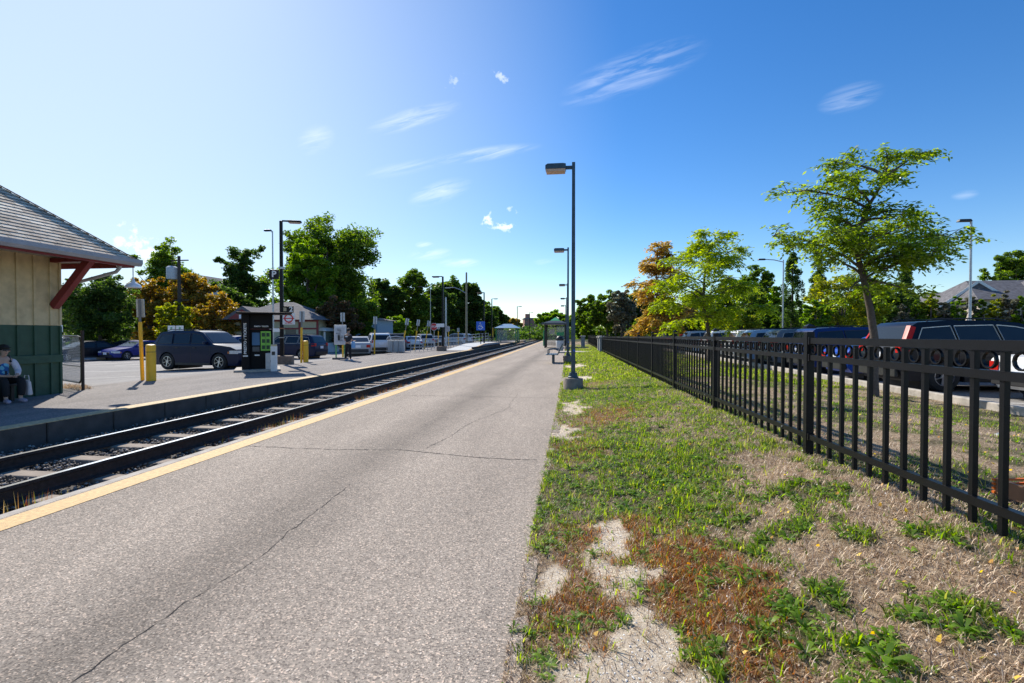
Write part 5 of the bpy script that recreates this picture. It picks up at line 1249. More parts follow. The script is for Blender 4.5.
TALL = [(0, .6, .7, .35), (-.45, .5, .5, .22), (.45, .45, .5, .2), (.1, .86, .45, .14), (-.4, .74, .38, .15), (.5, .7, .38, .15)]
SPARSE = [(0, .55, .62, .26), (0, .76, .42, .2), (-.6, .62, .34, .12), (.55, .6, .36, .14), (-.15, .8, .36, .13), (.18, .86, .34, .14), (0, .55, .5, .18), (.7, .42, .3, .1), (-.55, .4, .35, .12), (-.75, .82, .2, .08)]
GT = 'background trees on the left'
def T(label, px, d, w, top, lobes, m, ncl=120, per=70, leaf=None, group=GT, seed=0, name='broadleaf_tree', z0=None, **kw):
    x, y = gpx(px, d); z = z0 if z0 is not None else (lot_z(x) if x < -13 else 0); h = (333.5 - top) / 484 * d + 1.5 - z
    return tree(label, group, (x, y, z), h, w * d / 484, lobes, ncl, per, leaf or d * .0042, LM[m], seed=seed, name=name, tr=max(.1, h * .02), **kw)
T('dark green rounded tree just right of the station wall', 100, 44, 92, 276, ROUND, 'dark', 170, 90, seed=1)
T('tall green tree directly right of the station roof corner', 166, 66, 78, 237, SPARSE + [(0, .68, .6, .2)], 'mid', 150, 80, seed=2)
T('golden autumn tree left of the utility pole', 150, 52, 56, 277, ROUND, 'gold', 110, 70, seed=3, name='autumn_tree')
T('golden orange tree around the utility pole', 190, 55, 66, 272, ROUND, 'gold', 130, 80, seed=4, name='autumn_tree')
T('low yellow and orange tree above the dark SUV', 222, 47, 58, 296, ROUND, 'gold', 110, 70, seed=5, name='autumn_tree')
T('low golden shrub tree behind the tail of the dark SUV', 178, 46, 50, 300, ROUND, 'yellowgreen', 90, 60, seed=6, name='autumn_tree')
T('dark sparse tree between the utility pole and the big tree', 243, 70, 66, 245, SPARSE + [(0, .6, .5, .18)], 'dark', 150, 80, seed=7)
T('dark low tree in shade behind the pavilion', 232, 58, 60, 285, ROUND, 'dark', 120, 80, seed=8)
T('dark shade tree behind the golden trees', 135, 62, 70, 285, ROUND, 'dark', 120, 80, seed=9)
BIG = [(-.30, .62, .62, .24), (.35, .64, .55, .22), (-.1, .86, .38, .13), (.42, .80, .34, .13), (.72, .66, .28, .12), (.8, .78, .18, .08), (-.62, .76, .32, .15), (-.75, .5, .28, .14), (.1, .42, .75, .2), (.62, .42, .35, .15)]
T('largest tree on the left, dark crown behind the bright green one', 328, 62, 112, 209, BIG, 'mid', 330, 90, .27, seed=10, limbs=12)
T('bright yellow-green tree in front of the largest tree', 308, 56, 70, 238, TALL, 'bright', 190, 90, .24, seed=11)
T('reddish brown small tree in front of the largest tree', 335, 50, 56, 298, ROUND, 'maroonleaf', 90, 70, seed=12)
T('mid green small tree at the right foot of the largest tree', 362, 52, 46, 293, ROUND, 'mid', 90, 70, seed=13)
for i, (px, d, w, top, m, lb) in enumerate(((384, 78, 44, 276, 'dark', 'dark tree right of the largest tree'), (410, 80, 50, 268, 'mid', 'rounded tree with the highest crown of the middle row'), (436, 84, 44, 283, 'dark', 'dark tree behind the black mid-platform lamp'),
        (452, 92, 40, 276, 'mid', 'tree immediately left of the wooden pole'), (470, 90, 36, 280, 'dark', 'dark tree right of the wooden pole'), (484, 110, 32, 302, 'mid', 'low tree behind the wheelchair sign'), (497, 115, 22, 307, 'dark', 'small dark tree right of the wheelchair sign'),
        (352, 84, 60, 290, 'dark', 'dark low tree behind the largest tree'), (398, 66, 30, 316, 'bright', 'small lit shrub tree behind the tilted yellow poles'))):
    T(lb, px, d, w, top, TALL if i % 2 else ROUND, m, 190, 60, seed=20 + i, cr=.16)
for i in range(12):
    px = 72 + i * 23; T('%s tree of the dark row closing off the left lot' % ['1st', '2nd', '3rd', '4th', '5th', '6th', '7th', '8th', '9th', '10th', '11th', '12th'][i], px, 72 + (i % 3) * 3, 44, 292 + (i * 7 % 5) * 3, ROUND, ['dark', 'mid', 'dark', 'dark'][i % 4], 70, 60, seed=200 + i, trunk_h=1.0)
for i in range(9):
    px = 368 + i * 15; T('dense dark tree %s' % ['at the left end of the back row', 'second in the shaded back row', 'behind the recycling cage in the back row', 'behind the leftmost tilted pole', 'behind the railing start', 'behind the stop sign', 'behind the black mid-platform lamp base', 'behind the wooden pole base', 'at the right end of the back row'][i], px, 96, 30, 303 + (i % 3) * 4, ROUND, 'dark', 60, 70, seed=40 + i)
# under the dark wall of trees: a hedge-like mass
for i, (px, d, w, top, m, lb) in enumerate(((512, 160, 26, 318, 'gold', 'small yellowing tree behind the far shelter'), (552, 190, 34, 310, 'bright', 'bright green tree right of the brick apartments'), (536, 150, 16, 329, 'yellowgreen', 'low bushes where the track disappears'),
        (575, 170, 30, 312, 'mid', 'tree behind the third lamp'), (590, 90, 40, 296, 'mid', 'dark green tree left of the stone pillars'), (607, 78, 44, 290, 'mid', 'green tree above the stone pillars'), (622, 72, 36, 288, 'greygreen', 'grey-green tree behind the orange tree'), (640, 80, 40, 285, 'dark', 'dark tree hidden behind the orange tree'),
        (583, 120, 22, 322, 'bright', 'small bright tree beside the nearest lamp'), (560, 150, 20, 323, 'bright', 'bright bush behind the near shelter'))):
    T(lb, px, d, w, top, TALL if i % 2 else ROUND, m, 110, 70, seed=60 + i, group='background trees in the middle', z0=0)
GRT = 'background trees behind the right lot'
for i, (px, d, w, top, m, lb) in enumerate(((668, 62, 50, 296, 'bright', 'yellow-green tree behind the orange tree'), (700, 66, 56, 290, 'mid', 'green tree behind the second lawn tree'), (733, 60, 50, 275, 'dark', 'dark tree right of the second lawn tree'), (757, 55, 52, 263, 'mid', 'large green tree left of the long armed lot lamp'),
        (742, 40, 44, 312, 'yellowgreen', 'low yellow-green shrub left of the long armed lot lamp'), (775, 44, 36, 288, 'bright', 'mid green tree behind the long armed lot lamp'), (712, 44, 40, 308, 'bright', 'low bright shrub behind the white cars'), (690, 48, 40, 310, 'yellowgreen', 'low shrub behind the silver car'),
        (842, 32, 84, 272, 'yellowgreen', 'bright low tree left of the large lawn tree trunk'), (900, 36, 56, 282, 'dark', 'dark tree behind the large lawn tree trunk'), (870, 40, 60, 270, 'mid', 'shaded tree behind the crown of the large lawn tree'), (815, 30, 36, 300, 'bright', 'small bright tree right of the narrow evergreen'), (925, 30, 40, 298, 'mid', 'green shrub tree left of the houses'),
        (660, 55, 40, 312, 'yellowgreen', 'low yellow shrub behind the orange tree trunk'))):
    T(lb, px, d, w, top, ROUND if i % 2 else TALL, m, 120, 75, seed=90 + i, group=GRT, z0=0, trunk_h=1.2)
T('big spreading tree above the houses at the far right', 1012, 70, 60, 249, ROUND, 'mid', 150, 80, seed=120, group=GRT, z0=0)
GH = 'shrubs of the hedge behind the right lot'
for i in range(11):
    px = 905 + i * 13; T('%s shrub of the tall mixed hedge below the houses' % ['leftmost', 'second', 'third', 'fourth', 'fifth', 'sixth', 'seventh', 'eighth', 'ninth', 'tenth', 'rightmost'][i], px, 30 - i * .35, 22, 300 - (i % 3) * 4 - i * .6, ROUND, ['greygreen', 'mid', 'yellowgreen', 'greygreen', 'bright'][i % 5], 60, 60, seed=140 + i, group=GH, z0=0, name='shrub', cat='shrub', trunk_h=.5, limbs=4)
for i in range(16):
    px = 640 + i * 17; T('%s bush of the low hedge lining the back of the right lot' % ['1st', '2nd', '3rd', '4th', '5th', '6th', '7th', '8th', '9th', '10th', '11th', '12th', '13th', '14th', '15th', '16th'][i], px, 50 - i * .9, 24, 318 - (i % 4) * 2, ROUND, ['mid', 'bright', 'yellowgreen', 'dark'][i % 4], 50, 55, seed=160 + i, group='low hedge behind the right lot', z0=0, name='bush', cat='bush', trunk_h=.4, limbs=3)
def conifer(label, px, d, w, top, m, spiky, seed):
    x, y = gpx(px, d); h = (333.5 - top) / 484 * d + 1.5; wd = w * d / 484; t = thing('conifer', label, 'conifer', (x, y, 0), 0, 'conifers behind the right lot')
    MB().tube([(0, 0, 0), (0, 0, h * .95)], [.16, .03], 8).build('trunk', M_BARK, t)
    n = 190; z = rng.uniform(.03, 1, n); a = rng.uniform(0, 6.28, n)
    if spiky: rad = (1 - z) ** .8 * wd / 2 * (.75 + .25 * np.sin(z * 55)) * rng.uniform(.5, 1.05, n)
    else: rad = np.minimum(1, (1 - z) * 2.6) ** .7 * np.minimum(1, .55 + z * 2) * wd / 2 * rng.uniform(.5, 1.02, n)
    C = np.stack([rad * np.cos(a), rad * np.sin(a), z * h], -1); v, k = leaves_from_clusters(C, np.full(n, wd * .12), 60, d * .004, 1.4 if not spiky else .5, 0); crown_mesh('crown', v, k, LM[m], t)
conifer('narrow dark columnar evergreen behind the right lot', 792, 36, 21, 254, 'dark', False, 1)
conifer('bluish spruce beside the columnar evergreen', 817, 38, 34, 250, 'dark', True, 2)
conifer('dark spruce behind the crown of the large lawn tree', 905, 44, 36, 262, 'dark', True, 3)

def far_wood():
    C = []; Rr = []
    px = -400.
    while px < 1500:
        d = 125 + 60 * random.random(); ang = math.atan((px - 512) / 484)
        hh = 9 if (px < 480 or px > 620) else 3.5
        a = ang - R(7.3); r_ = d / max(.35, math.cos(ang)) ** .5
        for k in range(5):
            C.append((math.sin(a) * r_ + random.uniform(-4, 4), math.cos(a) * r_ + random.uniform(-4, 4), random.uniform(-.5, hh * random.uniform(.5, 1)))); Rr.append(2.6)
        px += 2.2
    v, n = leaves_from_clusters(np.array(C), np.array(Rr), 34, 1.0, .8)
    tag(crown_mesh('far_wood', v, n, LM['dark'], None), 'dark far-off wood closing the horizon all round', 'wood', kind='stuff')
far_wood()
# lawn trees with compound leaves
def sprays(P0, D0, n_leaf, L, size, droop=.28):
    """pinnate sprays: from each twig end a drooping rachis lined with paired leaflets"""
    n = len(P0); t = np.tile((np.arange(n_leaf) + 1) / n_leaf, n); P = np.repeat(P0, n_leaf, 0); D = np.repeat(D0, n_leaf, 0); Ln = np.repeat(L, n_leaf)
    side = np.where(np.tile(np.arange(n_leaf) % 2, n) == 0, 1, -1)
    c = P + D * (t * Ln)[:, None]; c[:, 2] -= .28 * Ln * t * t
    s_ = np.cross(D, np.array([0, 0, 1.])); s_ /= np.linalg.norm(s_, axis=1)[:, None] + 1e-6
    N_ = len(c); s = size * rng.uniform(.7, 1.25, N_)
    ax = s_ * side[:, None] + D * .45 + rng.normal(size=(N_, 3)) * .3; ax[:, 2] -= .35; ax /= np.linalg.norm(ax, axis=1)[:, None]
    w = np.cross(ax, np.array([0, 0, 1.]) + rng.normal(size=(N_, 3)) * .45); w /= np.linalg.norm(w, axis=1)[:, None]
    b = c + rng.normal(size=(N_, 3)) * .01
    v = np.stack([b, b + ax * (s * .5)[:, None] + w * (s * .2)[:, None], b + ax * s[:, None], b + ax * (s * .5)[:, None] - w * (s * .2)[:, None]], 1)
    return v.reshape(-1, 3), N_
def lawn_tree(label, x, y, boughs, tr, th, m, leaf, seed, tiers, trunk_pts, name='lawn_tree', nsp=1., Ls=.35):
    """boughs: tips (dx, dy, z, start z)"""
    t = thing(name, label, 'tree', (x, y, float(gz(x, y)) - .02), R(7.3), 'young trees on the lawn behind the fence')
    boughs = [(a * .9, b_ * .9, c, d, e) for a, b_, c, d, e in boughs]
    r = random.Random(seed); b = MB(); pts = [Vector(p) for p in trunk_pts]; n = len(pts)
    b.tube(pts, [tr * (1.25 if i == 0 else 1 - .75 * i / (n - 1)) for i in range(n)], 10); tk = b
    def trunk_at(z):
        for p, q in zip(pts[:-1], pts[1:]):
            if p.z <= z <= q.z: return p.lerp(q, (z - p.z) / (q.z - p.z))
        return pts[-1]
    P0 = []; D0 = []; L0 = []
    bb = MB()
    for (dx, dy, z, sz, dens) in boughs:
        sz = max(th, z - (.16 + r.uniform(0, .25)) * math.hypot(dx, dy)); s = trunk_at(sz); e = Vector((dx, dy, z)); L = (e - s).length; mid = s.lerp(e, .45) + Vector((r.uniform(-.06, .06) * L, r.uniform(-.06, .06) * L, .07 * L + r.uniform(-.06, .06) * L)); 
        pl = [s, s.lerp(mid, .5) + Vector((0, 0, .03 * L)), mid, mid.lerp(e, .5) + Vector((0, 0, .04 * L)), e]
        bb.tube(pl, [tr * .30, tr * .26, tr * .20, tr * .12, tr * .04], 6)
        nt = int((9 + 11 * L) * dens * nsp)
        for k in range(nt):
            u = r.uniform(.22, 1.03) ** .8; f = u * 4; i = min(3, int(f)); base = pl[i].lerp(pl[i + 1], f - i); a = r.uniform(0, 6.28); dirv = ((e - s).normalized() * r.uniform(.2, .9) + Vector((math.cos(a), math.sin(a), r.uniform(-.4, .55)))).normalized()
            tl = r.uniform(.2, .5) * L * (1.25 - u) + .12; tip = base + dirv * tl
            bb.tube([base, base.lerp(tip, .5) + Vector((0, 0, .03)), tip], [tr * .10, tr * .07, tr * .03], 4, cap=False)
            for q in range(5):
                w = .25 + .75 * q / 4; p = base.lerp(tip, w); aa = r.uniform(0, 6.28); d2 = (dirv * .7 + Vector((math.cos(aa), math.sin(aa), r.uniform(-.75, .25)))).normalized()
                P0.append(p); D0.append(d2); L0.append(Ls * r.uniform(.6, 1.2))
    tk.build('trunk', M_BARK, t, smooth=True); bb.build('branches', M_BARK, t, smooth=True)
    v, k = sprays(np.array(P0), np.array(D0), 11, np.array(L0), leaf)
    crown_mesh('crown', v, k, m, t)
M_LT = leafmat('lawn_tree_leaf', [(.03, .06, .007), (.09, .14, .012), (.16, .22, .022), (.25, .31, .055), (.055, .095, .01)], .5, .32)
# large lawn tree: tips as picture offsets from the trunk, 43 px per metre
def tip(px, py, dy, s_py, d=11.0, bx=881): 
    k = d / 484; return ((px - bx) * k * (1 + dy / d), dy, (333.5 - py) * k * (1 + dy / d) + 1.5 - .15, (333.5 - s_py) * k + 1.35)
B1 = [(790, 190, .3, 258, 1), (825, 172, -.6, 245, 1), (850, 165, .9, 240, 1), (768, 232, 0, 268, 1), (800, 226, -.9, 262, 1), (812, 240, 1.1, 272, .9), (905, 150, .4, 232, 1.1), (932, 152, .1, 228, .9), (880, 172, -.6, 232, 1), (918, 172, .9, 235, .8),
      (862, 190, .2, 235, 1), (895, 205, -.5, 240, .8), (935, 212, .2, 246, .7), (975, 234, 0, 262, 1), (955, 222, .9, 262, 1), (940, 246, -.9, 270, 1), (920, 234, 1.2, 262, 1), (905, 250, -1.1, 275, 1), (960, 240, .5, 268, .9), (930, 256, .2, 280, .9),
      (845, 232, -1.2, 262, 1), (835, 215, .5, 258, .9), (880, 228, 1.3, 255, 1), (890, 240, -1.3, 268, 1), (905, 285, .5, 296, .8), (920, 292, -.3, 300, .7), (845, 290, -.2, 300, .6), (860, 248, .6, 275, .9), (820, 252, -.2, 282, .7), (870, 205, -.2, 240, 1), (850, 205, .8, 244, .8)]
boughs1 = [tip(px, py, dy, sp) + (dn,) for px, py, dy, sp, dn in B1]
boughs1 = [(a, b_, c, d, e) for (a, b_, c, d, e) in boughs1]
tx, ty_ = gpx(874, 11.0)
lawn_tree('large leafy tree with tiered spreading branches on the lawn behind the fence', tx, ty_, boughs1, .105, 2.65, M_LT, .115, 3, 1,
          [(.0, 0, -.15), (0.0, 0, .5), (.03, 0, 1.2), (-.08, .02, 2.0), (-.22, .05, 2.7), (-.42, .0, 3.3), (-.36, -.02, 3.9), (-.12, .0, 4.4), (.3, .1, 5.0)], nsp=.52, Ls=.34)
def spread_boughs(h, w, n, seed, low=.28, shape=1.):
    r = random.Random(seed); out = []
    for k in range(n):
        u = k / (n - 1); z = h * (low + (1 - low) * u); z += r.uniform(-.06, .06) * h; rad = w / 2 * (1 - max(0, u - .5) / .5 * .6) * r.uniform(.4, 1.12); a = k * 2.4 + r.uniform(-.4, .4)
        out.append((rad * math.cos(a), rad * math.sin(a), z, max(.9, z - .30 * h * r.uniform(.6, 1.1)), 1.))
    return out
lawn_tree('second lawn tree with loose yellow-green crown and forked trunk', *gpx(707, 24.7), spread_boughs(6.7, 6.6, 26, 4), .12, 2.3, leafmat('lawn_leaf_b', [(.10, .14, .01), (.19, .24, .02), (.28, .33, .04), (.10, .16, .01)], .55), .19, 8, 1,
          [(.1, 0, -.1), (.15, 0, 1.0), (.0, 0, 2.0), (-.2, 0, 3.0), (-.15, 0, 4.4), (.1, 0, 5.8)], nsp=.42, Ls=.55)
lawn_tree('orange and gold lawn tree farthest along the fence', *gpx(657, 39.6), spread_boughs(8.4, 5.6, 30, 9, .22), .15, 2.5, LM['orange'], .26, 9, 1,
          [(0, 0, -.1), (0, 0, 1.5), (-.05, 0, 3.0), (0, 0, 5), (-.1, 0, 7.4)], name='autumn_lawn_tree', nsp=.42, Ls=.62)

# ------------------------------------------------------------------ houses and apartments far away
def house(label, px, d, w, dep, eave, ridge, wallm, gable=False, rz=0, group=None, chim=False):
    x, y = gpx(px, d); t = thing('house', label, 'house', (x, y, 0), R(rz), group)
    MB().box((0, 0, eave / 2), (w, dep, eave)).build('wall', wallm, t)
    r = MB(); e = .5
    if gable:
        r.prism([(-w / 2 - e, eave - .2), (w / 2 + e, eave - .2), (0, ridge)], -dep / 2 - e, dep / 2 + e, 'Y'); o = r.build('roof', M_GROOF, t)
        MB().prism([(-w / 2 + .35, eave), (w / 2 - .35, eave), (0, ridge - .65)], -dep / 2 - e - .04, -dep / 2 - e - .01, 'Y').build('gable_face', wallm, o)
        bb = MB(); bb.bar((-w / 2 - e, -dep / 2 - e - .06, eave - .15), (0, -dep / 2 - e - .06, ridge + .05), .08, .25); bb.bar((w / 2 + e, -dep / 2 - e - .06, eave - .15), (0, -dep / 2 - e - .06, ridge + .05), .08, .25); bb.build('bargeboard', M_WHITE, o)
    else:
        r.add([(-w / 2 - e, -dep / 2 - e, eave), (w / 2 + e, -dep / 2 - e, eave), (w / 2 + e, dep / 2 + e, eave), (-w / 2 - e, dep / 2 + e, eave), (-w / 2 + 1.6, 0, ridge), (w / 2 - .6, 0, ridge)], [(0, 1, 5, 4), (1, 2, 5), (2, 3, 4, 5), (3, 0, 4), (3, 2, 1, 0)]); r.build('roof', M_GROOF, t)
    for k in range(2):
        f = MB().box(((k - .5) * w * .5, -dep / 2 - .02, eave * .6), (1.1, .1, 1.3)).build('window', M_WHITE, t); MB().box(((k - .5) * w * .5, -dep / 2 - .075, eave * .6), (.9, .02, 1.1)).build('pane', M_CG, f)
M_SID = mat('tan_siding', (.5, .42, .34), .8)
house('long grey roofed house above the hedge at the far right', 1008, 52, 11.5, 8, 4.9, 7.2, M_SID)
house('house with a white trimmed gable left of the long grey roof', 968, 54, 5.4, 7, 4.4, 6.9, M_SID, True, -25)
house('small house glimpsed left of the white trimmed gable', 943, 60, 6, 7, 4.6, 6.6, M_SID, False)
house('grey roofed house cut off by the right edge', 1060, 50, 8, 8, 5.2, 7.4, M_SID)
house('pale blue house glimpsed behind the utility pole', 211, 88, 6, 6, 9.5, 11.8, mat('pale_blue_siding', (.4, .5, .6), .7), True)
house('light blue garage glimpsed below the largest tree', 368, 60, 4.5, 5, 3.1, 3.4, mat('light_blue_siding', (.2, .32, .42), .7))
def apartment(label, px, d, wpx, top, m, floors, bays, side):
    x, y = gpx(px, d); w = wpx * d / 484; h = (333.5 - top) / 484 * d + 1.5; t = thing('apartment_block', label, 'building', (x, y, 0), R(side), 'apartment blocks on the horizon')
    MB().box((0, 9, h / 2), (w, 18, h)).build('wall', m, t); MB().box((0, 9, h + .4), (w + .6, 18.6, .8)).build('parapet', mat('grey_parapet', (.2, .2, .22), .8), t)
    MB().box((-w * .2, 8, h + 2.2), (w * .35, 6, 3)).build('roof_house', m, t)
    for i in range(floors):
        for j in range(bays): 
            f = MB().box((-w / 2 + (j + .5) * w / bays, -.05, (i + .6) * h / floors), (w / bays * .5, .12, h / floors * .5)).build('window', glassmat('far_window', (.06, .07, .09), .1), t)
apartment('nearer reddish brick apartment block on the horizon', 531, 330, 13, 319, mat('pink_brick', (.34, .17, .14), .9), 5, 3, 10)
apartment('dark glass apartment wing attached on the horizon', 542, 350, 9, 320, mat('slate_wall', (.09, .10, .14), .7), 5, 3, 0)
apartment('distant brick tower behind the trees by the lamp row', 563, 380, 9, 317, MATS['pink_brick'], 6, 2, 0)
apartment('low flat roofed building behind the far shelter', 506, 260, 12, 327, mat('dull_grey_wall', (.2, .2, .2), .8), 2, 5, 0)

# ------------------------------------------------------------------ people
def skin(name, V, E, m, parent, sub=2):
    """V: list of (x,y,z,r); first vertex is the root"""
    me = bpy.data.meshes.new(name); me.from_pydata([v[:3] for v in V], E, []); o = bpy.data.objects.new(name, me); COL.objects.link(o)
    o.modifiers.new('s', 'SKIN'); me.skin_vertices[0].data[0].use_root = True
    for i, v in enumerate(V): me.skin_vertices[0].data[i].radius = (v[3], v[3] if len(v) < 5 else v[4])
    sb = o.modifiers.new('u', 'SUBSURF'); sb.levels = sb.render_levels = sub
    dg = bpy.context.evaluated_depsgraph_get(); m2 = bpy.data.meshes.new_from_object(o.evaluated_get(dg)); bpy.data.objects.remove(o); bpy.data.meshes.remove(me)
    m2.materials.clear(); m2.materials.append(m); m2.shade_smooth(); q = bpy.data.objects.new(name, m2); COL.objects.link(q); q.parent = parent; return q
M_SKIN = mat('skin', (.42, .24, .16), .55); M_SKIN2 = mat('skin_light', (.5, .32, .24), .55)
def lump(name, c, r, m, parent, n=14):
    b = MB(); prof = [(max(.0001, math.sin(math.pi * k / 10)), -math.cos(math.pi * k / 10)) for k in range(11)]
    b.lathe(prof, n); b.v = [(c[0] + v[0] * r[0], c[1] + v[1] * r[1], c[2] + v[2] * r[2]) for v in b.v]; return b.build(name, m, parent, smooth=True)
def chain_add(V, E, start, pts):
    k = start
    for p in pts: V.append(p); E.append((k, len(V) - 1)); k = len(V) - 1
    return k
def hand(V, E, w, wr, dirv, side):
    """palm and five fingers from wrist index w"""
    d = Vector(dirv).normalized(); s = Vector(side).normalized(); p0 = Vector(wr); k = chain_add(V, E, w, [tuple(p0 + d * .05) + (.028,), tuple(p0 + d * .09) + (.026,)])
    nrm = d.cross(s)
    for i, (o, L) in enumerate(((-.027, .062), (-.009, .075), (.009, .07), (.026, .055))):
        b0 = p0 + d * .10 + s * o; chain_add(V, E, k, [tuple(b0) + (.0095,), tuple(b0 + d * L * .6 - nrm * .012) + (.0085,), tuple(b0 + d * L - nrm * .03) + (.007,)])
    b0 = p0 + d * .045 - s * .035; chain_add(V, E, k - 1, [tuple(b0) + (.011,), tuple(b0 + d * .035 - s * .022) + (.009,), tuple(b0 + d * .06 - s * .02) + (.008,)])
def standing_person():
    t = thing('person', 'person standing with back turned in dark top and black trousers', 'person', (-12.3, 25.2, 0), R(-12))
    # facing +Y (away from the camera); head bowed a little
    V = [(0, 0, .95, .14, .10), (0, .01, 1.12, .135, .10), (0, .015, 1.28, .16, .11), (0, .01, 1.42, .13, .09), (0, .02, 1.50, .055), (0, .05, 1.57, .055), (0, .07, 1.64, .075), (0, .07, 1.70, .065)]; E = [(i, i + 1) for i in range(7)]
    body = V[:]; Eb = E[:]
    for sg in (-1, 1):
        k = chain_add(body, Eb, 3, [(sg * .17, .01, 1.40, .055), (sg * .24, .03, 1.14, .043), (sg * .20, .22, 1.04, .036), (sg * .13, .36, 1.08, .026)]); hand(body, Eb, k, (sg * .13, .36, 1.08), (-sg * .3, 1, .1), (sg, .3, 0))
        chain_add(body, Eb, 0, [(sg * .10, 0, .86, .085), (sg * .11, .03 * sg, .48, .058), (sg * .12, -.01 + .05 * sg, .10, .038), (sg * .13, .10 + .05 * sg, .04, .035)])
    skin('body', body, Eb, M_SKIN, t)
    Vs = [(0, 0, .98, .16, .12), (0, .01, 1.12, .155, .12), (0, .015, 1.28, .18, .13), (0, .01, 1.41, .15, .105)]; Es = [(0, 1), (1, 2), (2, 3)]
    for sg in (-1, 1): chain_add(Vs, Es, 3, [(sg * .18, .01, 1.39, .07), (sg * .235, .03, 1.18, .062)])
    skin('shirt', Vs, Es, mat('charcoal_shirt', (.02, .022, .03), .8), t)
    MB().box((0, -.135, 1.33), (.16, .006, .05)).build('shirt_print', M_WHITE, t)
    Vt = [(0, 0, 1.0, .155, .115), (0, 0, .9, .155, .12)]; Et = [(0, 1)]
    for sg in (-1, 1): chain_add(Vt, Et, 1, [(sg * .10, 0, .80, .10), (sg * .11, .03 * sg, .48, .078), (sg * .12, -.01 + .05 * sg, .12, .06)])
    skin('trousers', Vt, Et, mat('black_trousers', (.01, .01, .012), .85), t)
    for sg in (-1, 1): skin('shoe', [(sg * .125, .05 * sg - .04, .05, .05), (sg * .13, .05 + .05 * sg, .045, .05), (sg * .135, .17 + .05 * sg, .035, .042)], [(0, 1), (1, 2)], mat('white_shoe', (.6, .62, .66), .6), t)
    lump('hair', (0, .055, 1.705), (.088, .10, .095), mat('dark_hair', (.012, .01, .01), .7), t)
    for sg in (-1, 1): lump('ear', (sg * .082, .075, 1.66), (.012, .02, .03), M_SKIN, t)
    lump('nose', (0, .165, 1.65), (.014, .02, .022), M_SKIN, t)
    p = thing('shopping_bag', 'light blue bag held at the right side of the standing person', 'bag', (-12.01, 25.22, .72)); b = MB().box((0, 0, .17), (.2, .13, .36), taper=.85).build('bag', mat('sky_blue_bag', (.2, .42, .7), .6), p, bevel=.03)
    MB().tube([(-.07, 0, .34), (-.05, 0, .46), (.05, 0, .46), (.07, 0, .34)], .008, 6).build('handle', MATS['sky_blue_bag'], p)
standing_person()
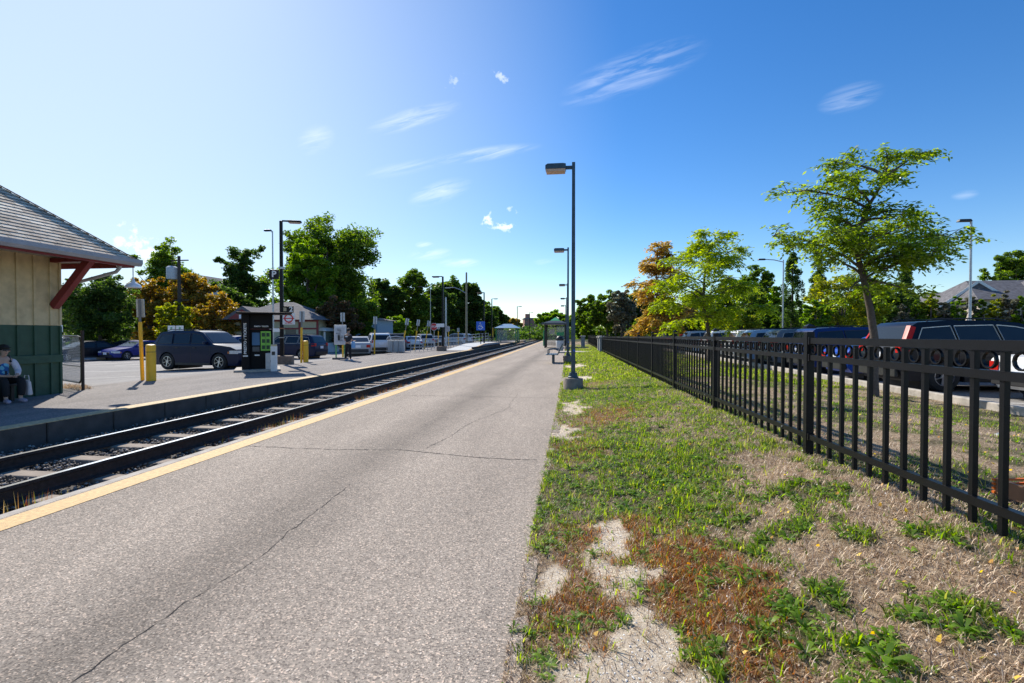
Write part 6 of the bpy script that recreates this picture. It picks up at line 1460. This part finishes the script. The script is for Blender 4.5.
def sitting_person():
    # sits against the station wall facing the track (+X local x forward)
    bx = (-12.36, 9.06)
    be = thing('low_bench', 'low dark bench against the station wall under the sitting person', 'bench', (bx[0] - .12, bx[1] - .35, 0))
    MB().box((0, 0, .36), (.36, 1.3, .05)).build('seat', M_DK, be, bevel=.01)
    for y in (-.5, .5): MB().box((0, y, .17), (.3, .06, .335)).build('leg', M_DK, be)
    t = thing('person', 'seated person in blue patterned top, white sleeves and black trousers', 'person', (bx[0], bx[1], 0), R(-12))
    V = [(-.12, 0, .50, .13, .15), (-.13, 0, .66, .12, .14), (-.09, 0, .82, .12, .15), (-.04, 0, .93, .09, .12), (.0, 0, 1.0, .05), (.04, 0, 1.06, .055), (.06, 0, 1.12, .078), (.05, 0, 1.18, .07)]; E = [(i, i + 1) for i in range(7)]
    for sg in (-1, 1):
        k = chain_add(V, E, 3, [(-.04, sg * .17, .90, .05), (.02, sg * .24, .68, .042), (.20, sg * .14, .58, .034), (.29, sg * .07, .585, .026)]); hand(V, E, k, (.29, sg * .07, .585), (1, -sg * .6, -.1), (.4, -sg, 0))
        chain_add(V, E, 0, [(-.05, sg * .10, .47, .085), (.34, sg * .14, .50, .062), (.36, sg * .13, .26, .05), (.34, sg * .12, .09, .036), (.44, sg * .13, .045, .034)])
    skin('body', V, E, M_SKIN2, t)
    def shirtmat():
        m = bpy.data.materials.new('blue_pattern_cloth'); nt, N, L, B = nodes_of(m); tc = N.new('ShaderNodeTexCoord'); v = N.new('ShaderNodeTexVoronoi'); v.inputs['Scale'].default_value = 16; r = N.new('ShaderNodeValToRGB')
        r.color_ramp.interpolation = 'CONSTANT'; r.color_ramp.elements[0].color = (.02, .12, .35, 1); r.color_ramp.elements[1].color = (.02, .03, .06, 1); r.color_ramp.elements[1].position = .4; r.color_ramp.elements.new(.65).color = (.15, .45, .6, 1)
        s = N.new('ShaderNodeSeparateColor'); L.new(tc.outputs['Object'], v.inputs[0]); L.new(v.outputs['Color'], s.inputs[0]); L.new(s.outputs[0], r.inputs[0]); L.new(r.outputs[0], B.inputs['Base Color']); B.inputs['Roughness'].default_value = .8; return m
    skin('vest', [(-.12, 0, .52, .15, .17), (-.13, 0, .66, .14, .165), (-.09, 0, .82, .14, .17), (-.04, 0, .92, .105, .14)], [(0, 1), (1, 2), (2, 3)], shirtmat(), t)
    for sg in (-1, 1): skin('sleeve', [(-.05, sg * .13, .91, .075), (-.03, sg * .19, .87, .072), (.02, sg * .245, .68, .062), (.18, sg * .155, .59, .05)], [(0, 1), (1, 2), (2, 3)], mat('white_sleeve', (.66, .62, .68), .8), t)
    Vt = [(-.14, 0, .54, .15, .17), (-.10, 0, .48, .14, .16)]; Et = [(0, 1)]
    for sg in (-1, 1): chain_add(Vt, Et, 1, [(0, sg * .11, .475, .10), (.34, sg * .145, .50, .083), (.37, sg * .135, .28, .07), (.36, sg * .125, .14, .06)])
    skin('trousers', Vt, Et, mat('black_trousers', (.01, .01, .012), .85), t)
    for sg in (-1, 1): skin('shoe', [(.31, sg * .12, .055, .05), (.40, sg * .13, .05, .05), (.52, sg * .14, .035, .042)], [(0, 1), (1, 2)], mat('pink_grey_shoe', (.42, .34, .42), .6), t)
    lump('hair', (.035, 0, 1.185), (.095, .092, .085), mat('dark_hair', (.012, .01, .01), .7), t); 
    MB().box((.12, 0, 1.195), (.10, .13, .015)).build('cap_peak', MATS['dark_hair'], t, bevel=.006)
    MB().box((.135, 0, 1.14), (.02, .13, .035)).build('sunglasses', M_DK, t, bevel=.008)
    lump('nose', (.145, 0, 1.11), (.02, .013, .022), M_SKIN2, t); MB().box((.135, 0, 1.065), (.012, .045, .008)).build('mouth', mat('lips', (.35, .12, .1), .5), t)
    for sg in (-1, 1): lump('ear', (.05, sg * .085, 1.125), (.018, .012, .028), M_SKIN2, t)
    MB().tube([(-.19, .10, .6), (-.2, .12, .85), (-.06, .13, 1.0), (.05, .10, .88)], .022, 6).build('strap', M_DK, t, smooth=True)
    g = thing('tote_bag', 'off-white tote bag hanging beside the seated person', 'bag', (bx[0] + .3, bx[1] + .22, .12)); MB().box((0, 0, .17), (.24, .10, .32), taper=.7).build('bag', mat('offwhite_cloth', (.62, .56, .55), .85), g, bevel=.035, seg=3)
    MB().tube([(-.07, 0, .32), (-.05, 0, .45), (.05, 0, .45), (.07, 0, .32)], .009, 6).build('handle', MATS['offwhite_cloth'], g)
    MB().lathe([(0, 0), (.05, 0), (.05, .02), (0, .022)], 12, (0, 0, .33)).build('bag_top', MATS['offwhite_cloth'], g)
sitting_person()

# ------------------------------------------------------------------ small things
def pallet():
    t = thing('orange_drain_grate', 'orange slatted grate frame on the grass behind the fence at the right', 'grate', (2.95, 3.3, float(gz(2.95, 3.3))), R(8)); t.scale = (.55, .55, .6); m = mat('orange_plastic', (.75, .17, .02), .5)
    b = MB()
    for k in range(4): b.box((0, 0, .03 + .045 * k), (.8, .03, .022)); b.box((0, .42, .03 + .045 * k), (.8, .03, .022))
    b.build('slats', m, t)
    for x in (-.36, 0, .36): MB().box((x, .21, .09), (.04, .45, .17)).build('bearer', mat('brown_plank', (.3, .16, .09), .8), t)
pallet()
def debris():
    t = thing('paper_scrap', 'white scrap of litter on the lawn behind the fence', 'litter', (5.0, 6.4, float(gz(5.0, 6.4)) + .02), .4); MB().box((0, 0, .0), (.09, .05, .012), rot=(.2, .1, 0)).box((.03, .02, .012), (.05, .04, .01), rot=(-.3, .4, .5)).build('paper', M_WHITE, t)
debris()
def leaning_guy():
    t = thing('leaning_pole', 'pale leaning pole in the hedge left of the long grey roofed house', 'pole', gpx(952, 27) + (0,)); MB().tube([(0, 0, 0), (.9, 0, 2.7)], .07, 8).build('shaft', mat('pale_wood', (.6, .5, .4), .8), t, smooth=True)
leaning_guy()
